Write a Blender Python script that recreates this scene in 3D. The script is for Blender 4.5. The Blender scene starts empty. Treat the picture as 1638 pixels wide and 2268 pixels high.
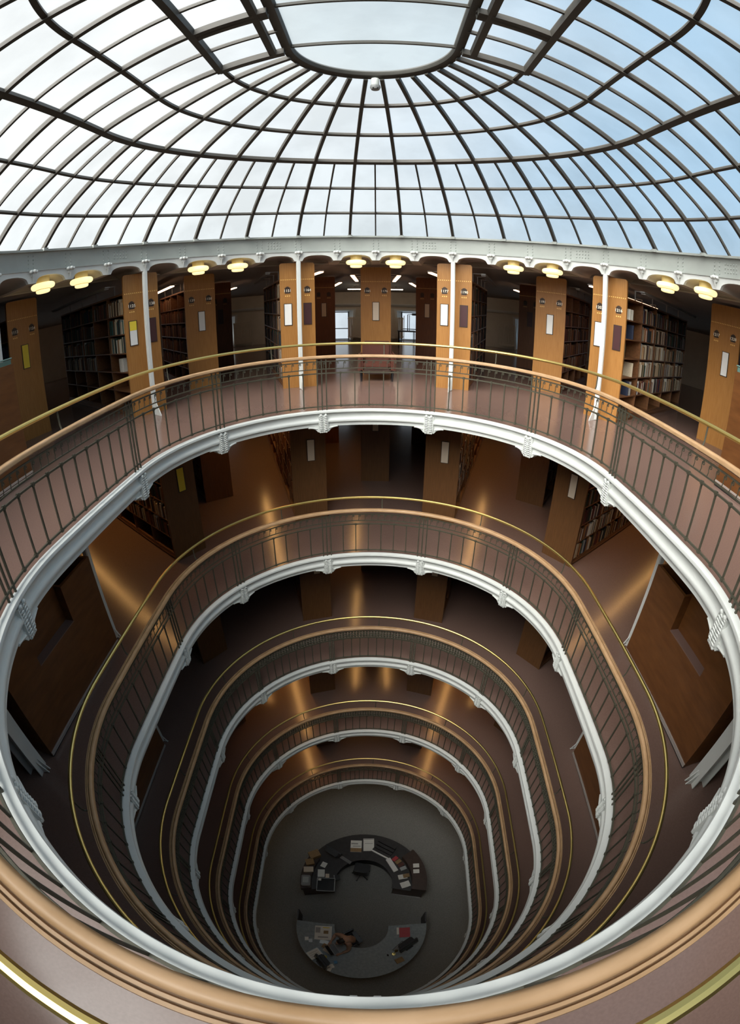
import bpy, bmesh, math, random
from math import sin, cos, pi, radians, sqrt, hypot, atan2
from mathutils import Vector, Matrix, Euler
random.seed(7)
C = bpy.context.scene.collection
S = 2.8                      # half width of the light well in metres
YF, YN = 0.4654*S, -0.1969*S # centres of the far and near half circles
H = 2.7265                   # floor to floor
LEV = [0, -H, -2*H, -3*H, -4*H]
ZG = -14.03                  # ground floor
# ------------------------------------------------------------------ materials
def new_mat(name):
    m = bpy.data.materials.new(name); m.use_nodes = True
    nt = m.node_tree; b = nt.nodes['Principled BSDF']
    return m, nt, b
def mat(name, col, rough=.6, metal=0, spec=.5, noise=0, nscale=20, bump=0, stretch=(1,1,1), col2=None, coat=0, detail=4):
    m, nt, b = new_mat(name)
    b.inputs['Roughness'].default_value = rough
    b.inputs['Metallic'].default_value = metal
    b.inputs['Specular IOR Level'].default_value = spec
    b.inputs['Coat Weight'].default_value = coat
    b.inputs['Base Color'].default_value = (*col, 1)
    if noise or col2 or bump:
        tc = nt.nodes.new('ShaderNodeTexCoord'); mp = nt.nodes.new('ShaderNodeMapping')
        mp.inputs['Scale'].default_value = stretch
        no = nt.nodes.new('ShaderNodeTexNoise'); no.inputs['Scale'].default_value = nscale; no.inputs['Detail'].default_value = detail
        nt.links.new(tc.outputs['Object'], mp.inputs[0]); nt.links.new(mp.outputs[0], no.inputs['Vector'])
        c2 = col2 or tuple(c*(1-noise) for c in col)
        c1 = col if col2 else tuple(min(1, c*(1+noise)) for c in col)
        cr = nt.nodes.new('ShaderNodeValToRGB')
        cr.color_ramp.elements[0].position = .32; cr.color_ramp.elements[1].position = .68
        cr.color_ramp.elements[0].color = (*c2, 1); cr.color_ramp.elements[1].color = (*c1, 1)
        nt.links.new(no.outputs['Fac'], cr.inputs[0]); nt.links.new(cr.outputs[0], b.inputs['Base Color'])
        if bump:
            bp = nt.nodes.new('ShaderNodeBump'); bp.inputs['Strength'].default_value = bump; bp.inputs['Distance'].default_value = .01
            nt.links.new(no.outputs['Fac'], bp.inputs['Height']); nt.links.new(bp.outputs[0], b.inputs['Normal'])
    return m
def emis(name, col, strength):
    m, nt, b = new_mat(name)
    b.inputs['Base Color'].default_value = (*col, 1)
    b.inputs['Emission Color'].default_value = (*col, 1); b.inputs['Emission Strength'].default_value = strength
    return m
def glass_mat(name, tint, transl):
    m = bpy.data.materials.new(name); m.use_nodes = True; nt = m.node_tree; nt.nodes.clear()
    o = nt.nodes.new('ShaderNodeOutputMaterial'); mx = nt.nodes.new('ShaderNodeMixShader')
    tr = nt.nodes.new('ShaderNodeBsdfTransparent'); tl = nt.nodes.new('ShaderNodeBsdfTranslucent')
    tc = nt.nodes.new('ShaderNodeTexCoord'); no = nt.nodes.new('ShaderNodeTexNoise'); no.inputs['Scale'].default_value = .9; no.inputs['Detail'].default_value = 5
    cr = nt.nodes.new('ShaderNodeValToRGB')
    cr.color_ramp.elements[0].color = (*[c*.86 for c in tint], 1); cr.color_ramp.elements[1].color = (*tint, 1)
    cr.color_ramp.elements[0].position = .35; cr.color_ramp.elements[1].position = .6
    nt.links.new(tc.outputs['Object'], no.inputs['Vector']); nt.links.new(no.outputs['Fac'], cr.inputs[0])
    nt.links.new(cr.outputs[0], tr.inputs[0]); nt.links.new(cr.outputs[0], tl.inputs[0])
    mx.inputs[0].default_value = transl
    nt.links.new(tr.outputs[0], mx.inputs[1]); nt.links.new(tl.outputs[0], mx.inputs[2]); nt.links.new(mx.outputs[0], o.inputs[0])
    return m
M = {}
M['lino'] = mat('purple_brown_linoleum', (.190,.120,.098), .19, noise=.07, nscale=60, spec=.5)
M['carpet'] = mat('grey_carpet', (.22,.217,.206), .95, noise=.35, nscale=90, spec=.1)
M['white'] = mat('white_paint', (.66,.68,.655), .62, noise=.02, nscale=6)
M['grey'] = mat('pale_grey_paint', (.37,.395,.37), .5, noise=.04, nscale=5)
M['rib'] = mat('dark_bronze_paint', (.045,.040,.032), .6, noise=.1, nscale=14)
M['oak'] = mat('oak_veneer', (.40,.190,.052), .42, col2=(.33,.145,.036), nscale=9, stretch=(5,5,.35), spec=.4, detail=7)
M['oakshade'] = mat('oak_veneer_shaded', (.155,.070,.024), .42, col2=(.115,.050,.016), nscale=9, stretch=(5,5,.35), spec=.4, detail=7)  # oak with the shade of the lower galleries put into its colour
M['oakdark'] = mat('oak_stained_dark', (.20,.075,.028), .45, col2=(.14,.05,.018), nscale=9, stretch=(5,5,.35), spec=.4)
M['shelf'] = mat('bookcase_wood', (.20,.085,.03), .5, col2=(.13,.052,.018), nscale=8, stretch=(3,.4,3))
M['red'] = mat('reddish_mahogany', (.17,.066,.019), .36, col2=(.12,.044,.012), nscale=5, stretch=(2.4,.5,2.4), spec=.45)
M['hand'] = mat('worn_light_wood', (.46,.290,.160), .40, col2=(.36,.215,.105), nscale=7, stretch=(1,1,6), spec=.4)
M['groove'] = mat('dark_groove', (.10,.075,.055), .6)
M['brass'] = mat('polished_brass', (.70,.54,.19), .36, metal=1, noise=.04, nscale=4)
M['iron'] = mat('bronzed_iron', (.075,.070,.048), .55, metal=.2, noise=.12, nscale=30)
M['gold'] = mat('gold_inlay', (.85,.55,.16), .5)
M['plate'] = mat('dark_number_plate', (.035,.018,.010), .5)
M['ivory'] = mat('ivory_numerals', (.85,.80,.66), .5)
M['card'] = mat('white_card', (.80,.80,.78), .6)
M['cream'] = mat('cream_card', (.66,.56,.44), .6)
M['yellow'] = mat('yellow_card', (.80,.62,.05), .6)
M['maroon'] = mat('maroon_card', (.055,.016,.018), .5)
M['black'] = mat('black_plastic', (.014,.014,.016), .4)
M['frame'] = mat('dark_card_frame', (.03,.02,.015), .5)
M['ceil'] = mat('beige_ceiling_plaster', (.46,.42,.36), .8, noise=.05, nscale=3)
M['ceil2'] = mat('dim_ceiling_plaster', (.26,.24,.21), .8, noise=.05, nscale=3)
M['wall'] = mat('cream_wall_plaster', (.66,.60,.50), .8, noise=.04, nscale=3)
M['skirt'] = mat('pale_metal_skirting', (.62,.58,.54), .3, metal=.5)
M['deskblack'] = mat('black_desk_laminate', (.035,.032,.032), .4, noise=.15, nscale=8)
M['deskgrey'] = mat('slate_desk_laminate', (.22,.255,.27), .45, noise=.12, nscale=12)
M['deskwood'] = mat('dark_brown_counter', (.05,.028,.02), .4, noise=.15, nscale=8)
M['leather'] = mat('red_brown_leather', (.10,.030,.018), .42, bump=.2, nscale=40, noise=.1)
M['paper'] = mat('paper', (.78,.77,.72), .7, noise=.02, nscale=10)
M['ink'] = mat('printed_grey', (.35,.34,.33), .7)
M['redpaper'] = mat('red_folder', (.42,.035,.045), .5)
M['brownbox'] = mat('brown_cardboard', (.30,.19,.09), .8, noise=.1, nscale=15)
M['silver'] = mat('silver_plastic', (.42,.43,.42), .35, metal=.3)
M['greypl'] = mat('grey_plastic', (.25,.25,.25), .5)
M['blue'] = mat('blue_plastic', (.03,.20,.42), .4)
M['sweater'] = mat('tan_knit', (.42,.27,.20), .9, bump=.3, nscale=120, noise=.1)
M['skin'] = mat('skin', (.50,.29,.20), .5)
M['hair'] = mat('dark_hair', (.02,.013,.01), .5)
M['jeans'] = mat('dark_trousers', (.02,.024,.035), .85)
M['glassrail'] = mat('green_glass_edge', (.12,.22,.19), .15, spec=.6)
M['lamp'] = emis('cream_lamp_glass', (1,.82,.42), 1.15)
M['lampcap'] = mat('cream_lamp_cap', (.80,.66,.34), .5)
M['lamplow'] = emis('warm_lamp_glass', (1,.58,.18), 7)
M['lampmid'] = emis('amber_lamp_glass', (1,.70,.40), 6)
M['aisle'] = emis('aisle_strip_glass', (1,.86,.68), 14)
M['lampdim'] = emis('faint_lamp_glass', (1,.62,.25), .6)
M['tube'] = emis('warm_strip_light', (1,.58,.34), 6)
M['tubehot'] = emis('bright_warm_tube', (1,.52,.16), 30)
M['tubehot2'] = emis('amber_tube', (1,.50,.15), 50)
M['tubeoff'] = mat('grey_strip_light', (.24,.235,.23), .4)
M['pane'] = glass_mat('frosted_dome_glass', (.95,.97,.97), .06)
M['crownpane'] = glass_mat('etched_crown_glass', (.70,.74,.74), .12)
M['winpane'] = glass_mat('window_glass', (.95,.97,1.0), .05)
BOOKC = [('dark brown',(.045,.02,.012)),('black',(.014,.013,.013)),('dark green',(.02,.045,.03)),('navy',(.015,.022,.05)),('maroon',(.09,.018,.016)),
 ('brown',(.14,.065,.028)),('tan',(.36,.23,.12)),('grey',(.22,.21,.20)),('beige',(.50,.42,.30)),('orange brown',(.26,.095,.03)),('off-white',(.58,.56,.50)),('teal',(.02,.10,.10))]
BM = [mat('book_cloth_'+n.replace(' ','_').replace('-','_'), c, .6, noise=.15, nscale=25) for n, c in BOOKC]
# ------------------------------------------------------------------ helpers
class MB:
    def __init__(s): s.v=[]; s.f=[]; s.mi=[]; s.m=0
    def add(s, vs, fs):
        o=len(s.v); s.v += [tuple(v) for v in vs]
        for f in fs: s.f.append(tuple(i+o for i in f)); s.mi.append(s.m)
        return s
    def box(s, x0,x1,y0,y1,z0,z1, T=None):
        vs=[(x,y,z) for z in (z0,z1) for y in (y0,y1) for x in (x0,x1)]
        if T: vs=[T@Vector(v) for v in vs]
        return s.add(vs,[(0,2,3,1),(4,5,7,6),(0,1,5,4),(2,6,7,3),(0,4,6,2),(1,3,7,5)])
    def cbox(s, c, d, T=None): return s.box(c[0]-d[0]/2,c[0]+d[0]/2,c[1]-d[1]/2,c[1]+d[1]/2,c[2]-d[2]/2,c[2]+d[2]/2,T)
    def bbox(s, x0,x1,y0,y1,z0,z1, b=.006, T=None):   # bevelled box
        bm=bmesh.new(); bmesh.ops.create_cube(bm,size=1)
        for v in bm.verts: v.co=Vector(((x0+x1)/2+v.co.x*(x1-x0),(y0+y1)/2+v.co.y*(y1-y0),(z0+z1)/2+v.co.z*(z1-z0)))
        bmesh.ops.bevel(bm,geom=bm.edges[:],offset=b,segments=2,affect='EDGES')
        if T: bmesh.ops.transform(bm,matrix=T,verts=bm.verts)
        bm.verts.index_update()
        s.add([v.co[:] for v in bm.verts],[[v.index for v in f.verts] for f in bm.faces]); bm.free(); return s
    def sweep(s, prof, stn, closed=True, cap=False, pclosed=True):   # prof: (R,z); stn: (cx,cy,nx,ny)
        n=len(prof); vs=[]
        for cx,cy,nx,ny in stn:
            for R,z in prof: vs.append((cx+nx*R,cy+ny*R,z))
        fs=[]; k=len(stn); seg=n if pclosed else n-1
        for i in range(k if closed else k-1):
            j=(i+1)%k
            for a in range(seg):
                b=(a+1)%n; fs.append((i*n+a,i*n+b,j*n+b,j*n+a))
        if cap and not closed:
            fs.append(tuple(range(n))); fs.append(tuple((k-1)*n+a for a in reversed(range(n))))
        return s.add(vs,fs)
    def tube(s, pts, r, n=8, closed=False, cap=True):
        pts=[Vector(p) for p in pts]; k=len(pts); vs=[]; up=None
        rs = r if isinstance(r,(list,tuple)) else [r]*k
        for i,p in enumerate(pts):
            if closed: t=pts[(i+1)%k]-pts[i-1]
            else: t=pts[min(i+1,k-1)]-pts[max(i-1,0)]
            t.normalize()
            if up is None:
                up=Vector((0,0,1)) if abs(t.z)<.9 else Vector((1,0,0))
            a=t.cross(up)
            if a.length<1e-4: a=t.cross(Vector((1,.3,0)))
            a.normalize(); b=a.cross(t).normalized(); up=b
            for q in range(n):
                w=2*pi*q/n; vs.append(p+a*cos(w)*rs[i]+b*sin(w)*rs[i])
        fs=[]
        for i in range(k if closed else k-1):
            j=(i+1)%k
            for q in range(n): fs.append((i*n+q,i*n+(q+1)%n,j*n+(q+1)%n,j*n+q))
        if cap and not closed: fs.append(tuple(reversed(range(n)))); fs.append(tuple((k-1)*n+q for q in range(n)))
        return s.add(vs,fs)
    def lathe(s, prof, n=24, c=(0,0,0), T=None):
        vs=[]
        for i in range(n):
            w=2*pi*i/n
            for r,z in prof: vs.append(Vector((c[0]+r*cos(w),c[1]+r*sin(w),c[2]+z)))
        if T: vs=[T@v for v in vs]
        k=len(prof); fs=[]
        for i in range(n):
            j=(i+1)%n
            for a in range(k-1): fs.append((i*k+a,j*k+a,j*k+a+1,i*k+a+1))
        return s.add(vs,fs)
    def prism(s, poly, z0, z1, T=None):  # poly in xy
        n=len(poly); vs=[Vector((x,y,z0)) for x,y in poly]+[Vector((x,y,z1)) for x,y in poly]
        if T: vs=[T@v for v in vs]
        fs=[tuple(reversed(range(n))),tuple(range(n,2*n))]+[(i,(i+1)%n,n+(i+1)%n,n+i) for i in range(n)]
        return s.add(vs,fs)
    def ball(s, c, r, n=8, sc=(1,1,1)):
        prof=[(r*sin(pi*i/n),-r*cos(pi*i/n)) for i in range(n+1)]
        vs0=len(s.v); s.lathe(prof,max(6,n),(0,0,0))
        for i in range(vs0,len(s.v)):
            x,y,z=s.v[i]; s.v[i]=(c[0]+x*sc[0],c[1]+y*sc[1],c[2]+z*sc[2])
        return s
    def mesh(s, name, mats, smooth=True, angle=35):
        me=bpy.data.meshes.new(name); me.from_pydata(s.v,[],s.f)
        for m in (mats if isinstance(mats,(list,tuple)) else [mats]): me.materials.append(m)
        if len(me.materials)>1: me.polygons.foreach_set('material_index',s.mi)
        bm=bmesh.new(); bm.from_mesh(me)
        bmesh.ops.remove_doubles(bm,verts=bm.verts,dist=1e-5)
        bmesh.ops.recalc_face_normals(bm,faces=bm.faces); bm.to_mesh(me); bm.free()
        if smooth:
            me.polygons.foreach_set('use_smooth',[True]*len(me.polygons)); me.set_sharp_from_angle(angle=radians(angle))
        me.update(); return me
def ob(name, data, parent=None, loc=(0,0,0), rz=0, scale=None, label=None, cat=None, group=None, kind=None):
    o=bpy.data.objects.new(name,data); C.objects.link(o); o.parent=parent; o.location=loc; o.rotation_euler=(0,0,rz)
    if scale: o.scale=scale
    if label: o['label']=label
    if cat: o['category']=cat
    if group: o['group']=group
    if kind: o['kind']=kind
    return o
def thing(name,label,cat,loc=(0,0,0),rz=0,group=None,kind=None): return ob(name,None,None,loc,rz,None,label,cat,group,kind)
def copy_tree(o, parent=None):
    c=o.copy(); C.objects.link(c); c.parent=parent
    for ch in list(o.children): copy_tree(ch,c)
    return c
def st(a):   # station at plan angle a (degrees, 0 = far end, clockwise)
    a=(a+180)%360-180; r=radians(a)
    return (0, YF if abs(a)<=90 else YN, sin(r), cos(r))
def pt(R,a,z=0): c=st(a); return (c[0]+c[2]*R, c[1]+c[3]*R, z)
def stations(nf=120, ns=8):
    out=[st(-90+180*i/nf) for i in range(nf+1)]
    out+=[(0,YF+(YN-YF)*i/ns,1,0) for i in range(1,ns)]
    out+=[(0,YN,sin(radians(90+180*i/nf)),cos(radians(90+180*i/nf))) for i in range(nf+1)]
    out+=[(0,YN+(YF-YN)*i/ns,-1,0) for i in range(1,ns)]
    return out
STN=stations(); STC=stations(48,4)
R0=S; LS=YF-YN
def s2st(s, R=R0):   # arc length (0 at the far end, clockwise) -> station and plan angle
    q=R*pi/2; per=2*pi*R+2*LS; s=(s+per/2)%per-per/2; sg=1 if s>=0 else -1; s=abs(s)
    if s<=q: a=s/R; return (0,YF,sg*sin(a),cos(a)), sg*math.degrees(a)
    if s<=q+LS: return (0,YF-(s-q),sg,0), sg*90
    a=(s-q-LS)/R+pi/2; return (0,YN,sg*sin(a),cos(a)), sg*math.degrees(a)
def a2s(a,R=R0): sg=1 if a>=0 else -1; a=abs(a); return sg*(radians(a)*R+(LS if a>90 else 0))
def place(s, R=R0):  # xyz and rotation so that local +x runs along the tangent and +y points outwards
    (cx,cy,nx,ny),_=s2st(s); return (cx+nx*R,cy+ny*R), atan2(-nx,ny)
NEAR1,NEAR2=105.3,141.0
POSTA=[0,18,54,90,NEAR1,NEAR2,180]
LN=['top gallery','second gallery','third gallery','fourth gallery','lowest gallery']
# ------------------------------------------------------------------ setting: floors, rims, ceilings, walls
mf=MB()
for i,z in enumerate(LEV):
    m=MB(); m.sweep([(2.80,z-.0),(17.2,z-.0),(17.2,z-.02),(2.80,z-.02)],STC); ob('floor',m.mesh('gallery_floor',M['lino']),label=['purple brown linoleum floor of the top gallery behind the iron railing','brown linoleum floor of the second gallery from the top','brown linoleum floor of the third gallery down','brown linoleum floor of the fourth gallery down','brown linoleum floor of the lowest gallery above the desk'][i],cat='floor',kind='structure')
m=MB(); m.box(-17.3,17.3,-18,18.9,ZG-.1,ZG); ob('floor',m.mesh('ground_floor',M['carpet']),label='dark grey carpeted ground floor around the round desk',cat='floor',kind='structure')
RIMP=[(2.815,-.002),(2.815,.012),(2.729,.012),(2.727,.008),(2.727,-.020),(2.738,-.032),(2.752,-.040),(2.772,-.046),(2.780,-.062),(2.784,-.090),(2.778,-.115),(2.764,-.130),(2.752,-.138),(2.744,-.152),(2.742,-.170),(2.748,-.188),(2.762,-.198),(2.778,-.202),(2.782,-.222),(2.778,-.258),(2.85,-.262),(2.85,-.03)]
bm_=MB()   # carved bracket (local x tangent, -y towards the well)
bm_.prism([(-.075,-.05),(.075,-.05),(.075,.12),(-.075,.12)],-.265,-.055)
for k in range(9):
    z=-.075-.029*k
    for sx in (-1,1):
        bm_.tube([(sx*.066,-.052,z-.012),(sx*.045,-.066,z+.004),(sx*.022,-.064,z-.002),(sx*.008,-.055,z-.016)],[.006,.011,.011,.006],6)
bm_.prism([(-.078,-.06),(-.066,-.06),(-.066,.1),(-.078,.1)],-.31,-.055); bm_.prism([(.066,-.06),(.078,-.06),(.078,.1),(.066,.1)],-.31,-.055)
bm_.prism([(-.07,-.045),(.07,-.045),(.07,.1),(-.07,.1)],-.345,-.262)
for sx in (-.048,-.016,.016,.048): bm_.ball((sx,-.042,-.345),.02,6)
for sx in (-1,1): bm_.ball((sx*.04,-.058,-.058),.024,6)
for sx in (-1,1):
    prof=[(sx*.07,-.262),(sx*.24,-.255),(sx*.245,-.275),(sx*.20,-.278),(sx*.165,-.285),(sx*.13,-.30),(sx*.105,-.325),(sx*.09,-.345),(sx*.07,-.345)]
    T=Matrix(((1,0,0,0),(0,0,1,0),(0,1,0,0),(0,0,0,1)))
    bm_.prism(prof,-.035,.09,T)
    bm_.tube([(sx*.235,-.03,-.262),(sx*.17,-.036,-.270),(sx*.10,-.038,-.285)],.012,6)
brk=bm_.mesh('carved_bracket',M['white'])
for i,z in enumerate(LEV):
    m=MB(); m.sweep(RIMP,STN); t=ob('trim_%d'%(i+1),m.mesh('rim_moulding',M['white']),None,(0,0,z),label='white moulded cornice rim around the opening of the '+LN[i],cat='cornice',kind='structure')
    for a in POSTA:
        for sg in ((1,-1) if 0<a<180 else ((1,) if a==180 else ())):
            (x,y),rz=place(a2s(sg*a),2.80); ob('carved_bracket',brk,t,(x,y,0),rz)
for i,z in enumerate(LEV):
    if i<5:
        zz=z-.262 if True else 0
        m=MB(); m.sweep([(2.80,zz),(16.9,zz),(16.9,zz+.02),(2.80,zz+.02)],STC)
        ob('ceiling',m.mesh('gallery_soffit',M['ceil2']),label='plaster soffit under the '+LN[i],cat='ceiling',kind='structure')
# outer wall rings with window openings
WIN=[(-8.6,-4.15),(4.1,8.5)]+[(sg*c-2.2,sg*c+2.2) for sg in (-1,1) for c in (24.6,41.5,58.5,75.5)]
def wall_ring(name,z0,z1,win,label):
    m=MB(); angs=sorted(set([x for w in WIN for x in w]+[-90+6*k for k in range(31)]))
    def quad(a,b,za,zb):
        p=[pt(17.05,a,za),pt(17.05,b,za),pt(17.05,b,zb),pt(17.05,a,zb)]; m.add(p,[(0,1,2,3)])
    for a,b in zip(angs,angs[1:]):
        if win and any(abs(a-w[0])<.01 or (a>w[0]-.01 and b<w[1]+.01) for w in WIN):
            quad(a,b,z0+1.37,z1); quad(a,b,z0,z0+.03)
        else: quad(a,b,z0,z1)
    for k in range(30): quad(90+6*k,96+6*k,z0,z1)
    for sg in (1,-1): m.add([(sg*17.05,YF,z0),(sg*17.05,YN,z0),(sg*17.05,YN,z1),(sg*17.05,YF,z1)],[(0,1,2,3)])
    return ob(name,m.mesh(name,M['wall']),label=label,cat='wall',kind='structure')
wall_ring('wall_far',0,2.75,True,'cream plastered outer wall behind the top gallery bookcases')
for i in range(1,5): wall_ring('wall_far',LEV[i]-.0,LEV[i-1]-.2,i<3,'cream outer wall behind the '+LN[i]+' bookcases')
wall_ring('wall_far',ZG,LEV[4]-.2,False,'outer wall of the ground floor beyond the carpet')
m=MB(); m.sweep([(17.0,1.62),(17.0,1.74),(16.86,1.74),(16.86,1.70),(16.95,1.62)],[st(-30+k*3) for k in range(21)],closed=False,cap=True)
ob('trim_6',m.mesh('wall_cornice',M['white']),label='pale cornice band high on the far outer wall',cat='cornice',kind='structure')
wn=0; ORDW=['second from the middle','third from the middle','fourth from the middle','last']
for lv in (0,1,2):
    for w in WIN:
        wn+=1; z=LEV[lv]
        a0,a1=w; aI=a1 if a0<0 else a0; aO=a0 if a0<0 else a1
        t=ob('window_%d'%wn,None,None,(0,0,z),0,None,('bright dormer window, %s on the %s side, outer wall of the %s'%('nearest the middle' if abs(a0)<10 else ORDW[int((abs(a0+2.2)-24)/16.5)],'dark partition' if a0<0 else 'lit partition',LN[lv])),'window',None,'structure')
        m=MB(); P=[Vector(pt(17.0,a,zz)) for a,zz in ((a0,.03),(a1,.03),(a1,1.37),(a0,1.37))]
        sh=.16/17*57.3*(1 if a0<0 else -1)
        # slanted reveal boards and head
        for (a,b) in ((a0,a0),(a1,a1)):
            inner=-.9 if a==a0 else .9
            m.add([pt(17.05,a,.03),pt(17.05,a,1.37),pt(16.75,a+inner*.9,1.43),pt(16.75,a+inner*.35,.03)],[(0,1,2,3)])
            m.add([pt(16.75,a+inner*.35,.03),pt(16.75,a+inner*.9,1.43),pt(16.75,a+inner*1.3,1.47),pt(16.75,a+inner*.7,.03)],[(0,1,2,3)])
        m.add([pt(17.05,a0,1.37),pt(17.05,a1,1.37),pt(16.75,a1+.9,1.43),pt(16.75,a0-.9,1.43)],[(0,1,2,3)])
        m.add([pt(16.75,a0-.9,1.43),pt(16.75,a1+.9,1.43),pt(16.75,a1+1.3,1.5),pt(16.75,a0-1.3,1.5)],[(0,1,2,3)])
        ob('window_frame',m.mesh('window_reveal',M['white'],smooth=False),t)
        m=MB(); am=(a0+a1)/2
        for zz in (.06,.56,1.34): m.tube([pt(17.03,a0,zz),pt(17.03,a1,zz)],.022,6)
        for aa in (a0,a1): m.tube([pt(17.03,aa,.03),pt(17.03,aa,1.37)],.022,6)
        ob('glazing_bar',m.mesh('glazing_bar',M['black']),t)
        m=MB(); m.add([pt(17.06,a0,.03),pt(17.06,a1,.03),pt(17.06,a1,1.37),pt(17.06,a0,1.37)],[(0,1,2,3)]); ob('pane',m.mesh('window_pane',M['winpane'],smooth=False),t)
def radiator(a,label):
    t=thing('radiator',label,'radiator',pt(16.7,a),-radians(a))
    mesh=MB(); mesh.bbox(-.025,.025,-.05,.05,.12,1.12,.012); me=mesh.mesh('radiator_column',M['wall'])
    for k in range(12): ob('radiator_column',me,t,(-.36+k*.065,0,0))
    m=MB(); m.tube([(-.40,0,.2),(.40,0,.2)],.02); m.tube([(-.40,0,1.05),(.40,0,1.05)],.02); m.tube([(.42,0,0),(.42,0,1.2)],.014); ob('pipe',m.mesh('radiator_pipe',M['wall']),t)
radiator(-20.6,'pale column radiator seen through the aisle left of the left white column'); radiator(-2.9,'column radiator beside the left dormer window'); radiator(3.0,'column radiator beside the right dormer window'); radiator(20.4,'pale column radiator seen through the aisle right of the right white column')
# ------------------------------------------------------------------ girder ring, arcade, vaulted ceiling
RG=4.90; CELL=[]   # cell boundaries as plan stations
def ringcells():
    out=[st(-90+9*i) for i in range(21)]; out+=[(0,YF+(YN-YF)*.5,1,0)]; out+=[st(90.0001+9*i) for i in range(20)]+[(0,YN,-1,0)]; out+=[(0,(YF+YN)/2,-1,0)]
    return out
CB=ringcells()
def lerp_st(a,b,t):
    nx,ny=a[2]*(1-t)+b[2]*t,a[3]*(1-t)+b[3]*t; d=hypot(nx,ny); 
    return (0,a[1]*(1-t)+b[1]*t,nx/d,ny/d)
ZS,ZC,ZW=2.665,2.785,2.867
def arcz(u):  # u in -1..1 across the cell
    w=.80
    if abs(u)>=w: return ZS
    q=u/w; return ZS+(ZC-ZS)*sqrt(max(0,1-abs(q)**2.6))
girder=thing('ring_girder','pale grey riveted ring girder carrying the glass dome above the white arcade','girder')
m=MB(); m.sweep([(RG-.05,3.195),(RG+.12,3.195),(RG+.12,3.16),(RG+.02,3.16),(RG+.02,2.88),(RG+.06,2.88),(RG+.06,2.855),(RG-.04,2.855),(RG-.04,2.88),(RG,2.88),(RG,3.16),(RG-.05,3.16)],STN)
for k,(a,b) in enumerate(zip(CB,CB[1:]+CB[:1])):
    for d in (-.05,.05):
        for zz in (2.92,2.98,3.04,3.10):
            c=lerp_st(a,b,.5+d*1.2) if False else a
            x=c[0]+c[2]*(RG-.002)-c[3]*d; y=c[1]+c[3]*(RG-.002)+c[2]*d
            m.ball((x,y,zz),.014,5)
    if k%4==3:
        for dx in (-.12,-.06,0,.06,.12):
            for zz in (2.95,3.01,3.07):
                c=lerp_st(a,b,.38); m.ball((c[2]*(RG-.002)-c[3]*dx,c[1]+c[3]*(RG-.002)+c[2]*dx,zz),.014,5)
ob('web_plate',m.mesh('girder_web',M['grey']),girder)
m=MB()
US=[-1,-.9,-.8001]+[-.8+.1*k for k in range(0,17)]+[.8001,.9,1]
for a,b in zip(CB,CB[1:]+CB[:1]):
    vs=[];n=len(US)
    for u in US:
        c=lerp_st(a,b,(u+1)/2)
        for R in (RG-.025,RG+.03):
            vs+= [(c[0]+c[2]*R,c[1]+c[3]*R,arcz(u)),(c[0]+c[2]*R,c[1]+c[3]*R,ZW)]
    fs=[]
    for i in range(n-1):
        o=i*4; q=o+4
        fs+=[(o,o+1,q+1,q),(o+2,q+2,q+3,o+3),(o,q,q+2,o+2)]
    m.add(vs,fs)
ob('arcade_plate',m.mesh('arcade_plate',M['white']),girder)
m=MB(); m.bbox(-.055,.055,-.075,0,-.035,.0,.008); m.bbox(-.03,.03,-.055,0,-.10,-.03,.008)
for sx in (-.055,.055): m.ball((sx,-.055,-.03),.028,7)
m.ball((0,-.075,-.025),.03,7); m.tube([(0,-.045,-.09),(0,-.02,-.19)],[.018,.004],6)
bk=m.mesh('cast_bracket',M['white'])
for c in CB: ob('cast_bracket',bk,girder,(c[0]+c[2]*(RG-.02),c[1]+c[3]*(RG-.02),2.868),atan2(-c[2],c[3]))
m=MB()   # vaults behind each arch
RS=[RG+.02,5.2,5.55,5.9]
for a,b in zip(CB,CB[1:]+CB[:1]):
    vs=[];nR=len(RS)
    for u in US:
        c=lerp_st(a,b,(u+1)/2)
        for R in RS: vs.append((c[0]+c[2]*R,c[1]+c[3]*R,arcz(u)+(.0 if abs(u)>.8 else .012*(R-RG))))
    fs=[(i*nR+j,i*nR+j+1,(i+1)*nR+j+1,(i+1)*nR+j) for i in range(len(US)-1) for j in range(nR-1)]
    m.add(vs,fs)
m.sweep([(5.9,2.67),(5.9,2.80)],STC,pclosed=False)
ob('ceiling',m.mesh('vaulted_ceiling',M['ceil']),label='beige jack arched ceiling just behind the white arcade',cat='ceiling',kind='structure')
m=MB(); m.sweep([(5.88,2.70),(13.5,2.70),(17.1,2.30)],STC,pclosed=False)
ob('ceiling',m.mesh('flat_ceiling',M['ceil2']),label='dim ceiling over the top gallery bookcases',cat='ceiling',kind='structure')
# white groin ribs near the far wall
# ------------------------------------------------------------------ glass dome
PR=[(4.951,3.194),(4.443,3.625),(3.790,3.994),(3.104,4.332),(2.371,4.585),(1.625,4.804),(.93,4.945)]
def cr(p0,p1,p2,p3,t):
    return tuple(.5*((2*b)+(-a+c)*t+(2*a-5*b+4*c-d)*t*t+(-a+3*b-3*c+d)*t**3) for a,b,c,d in zip(p0,p1,p2,p3))
def profile(i0,i1,sub=5):
    out=[]
    for i in range(i0,i1):
        p0=PR[i-1] if i else tuple(2*a-b for a,b in zip(PR[0],PR[1])); p3=PR[i+2] if i+2<len(PR) else tuple(2*a-b for a,b in zip(PR[-1],PR[-2]))
        for k in range(sub): out.append(cr(p0,PR[i],PR[i+1],p3,k/sub))
    out.append(PR[i1]); return out
dome=thing('glass_dome','large frosted glass dome on dark curved ribs over the light well','dome')
m=MB(); m.sweep(profile(0,6,4),STC,pclosed=False); ob('glazing',m.mesh('dome_glazing',M['pane'],angle=60),dome)
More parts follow.
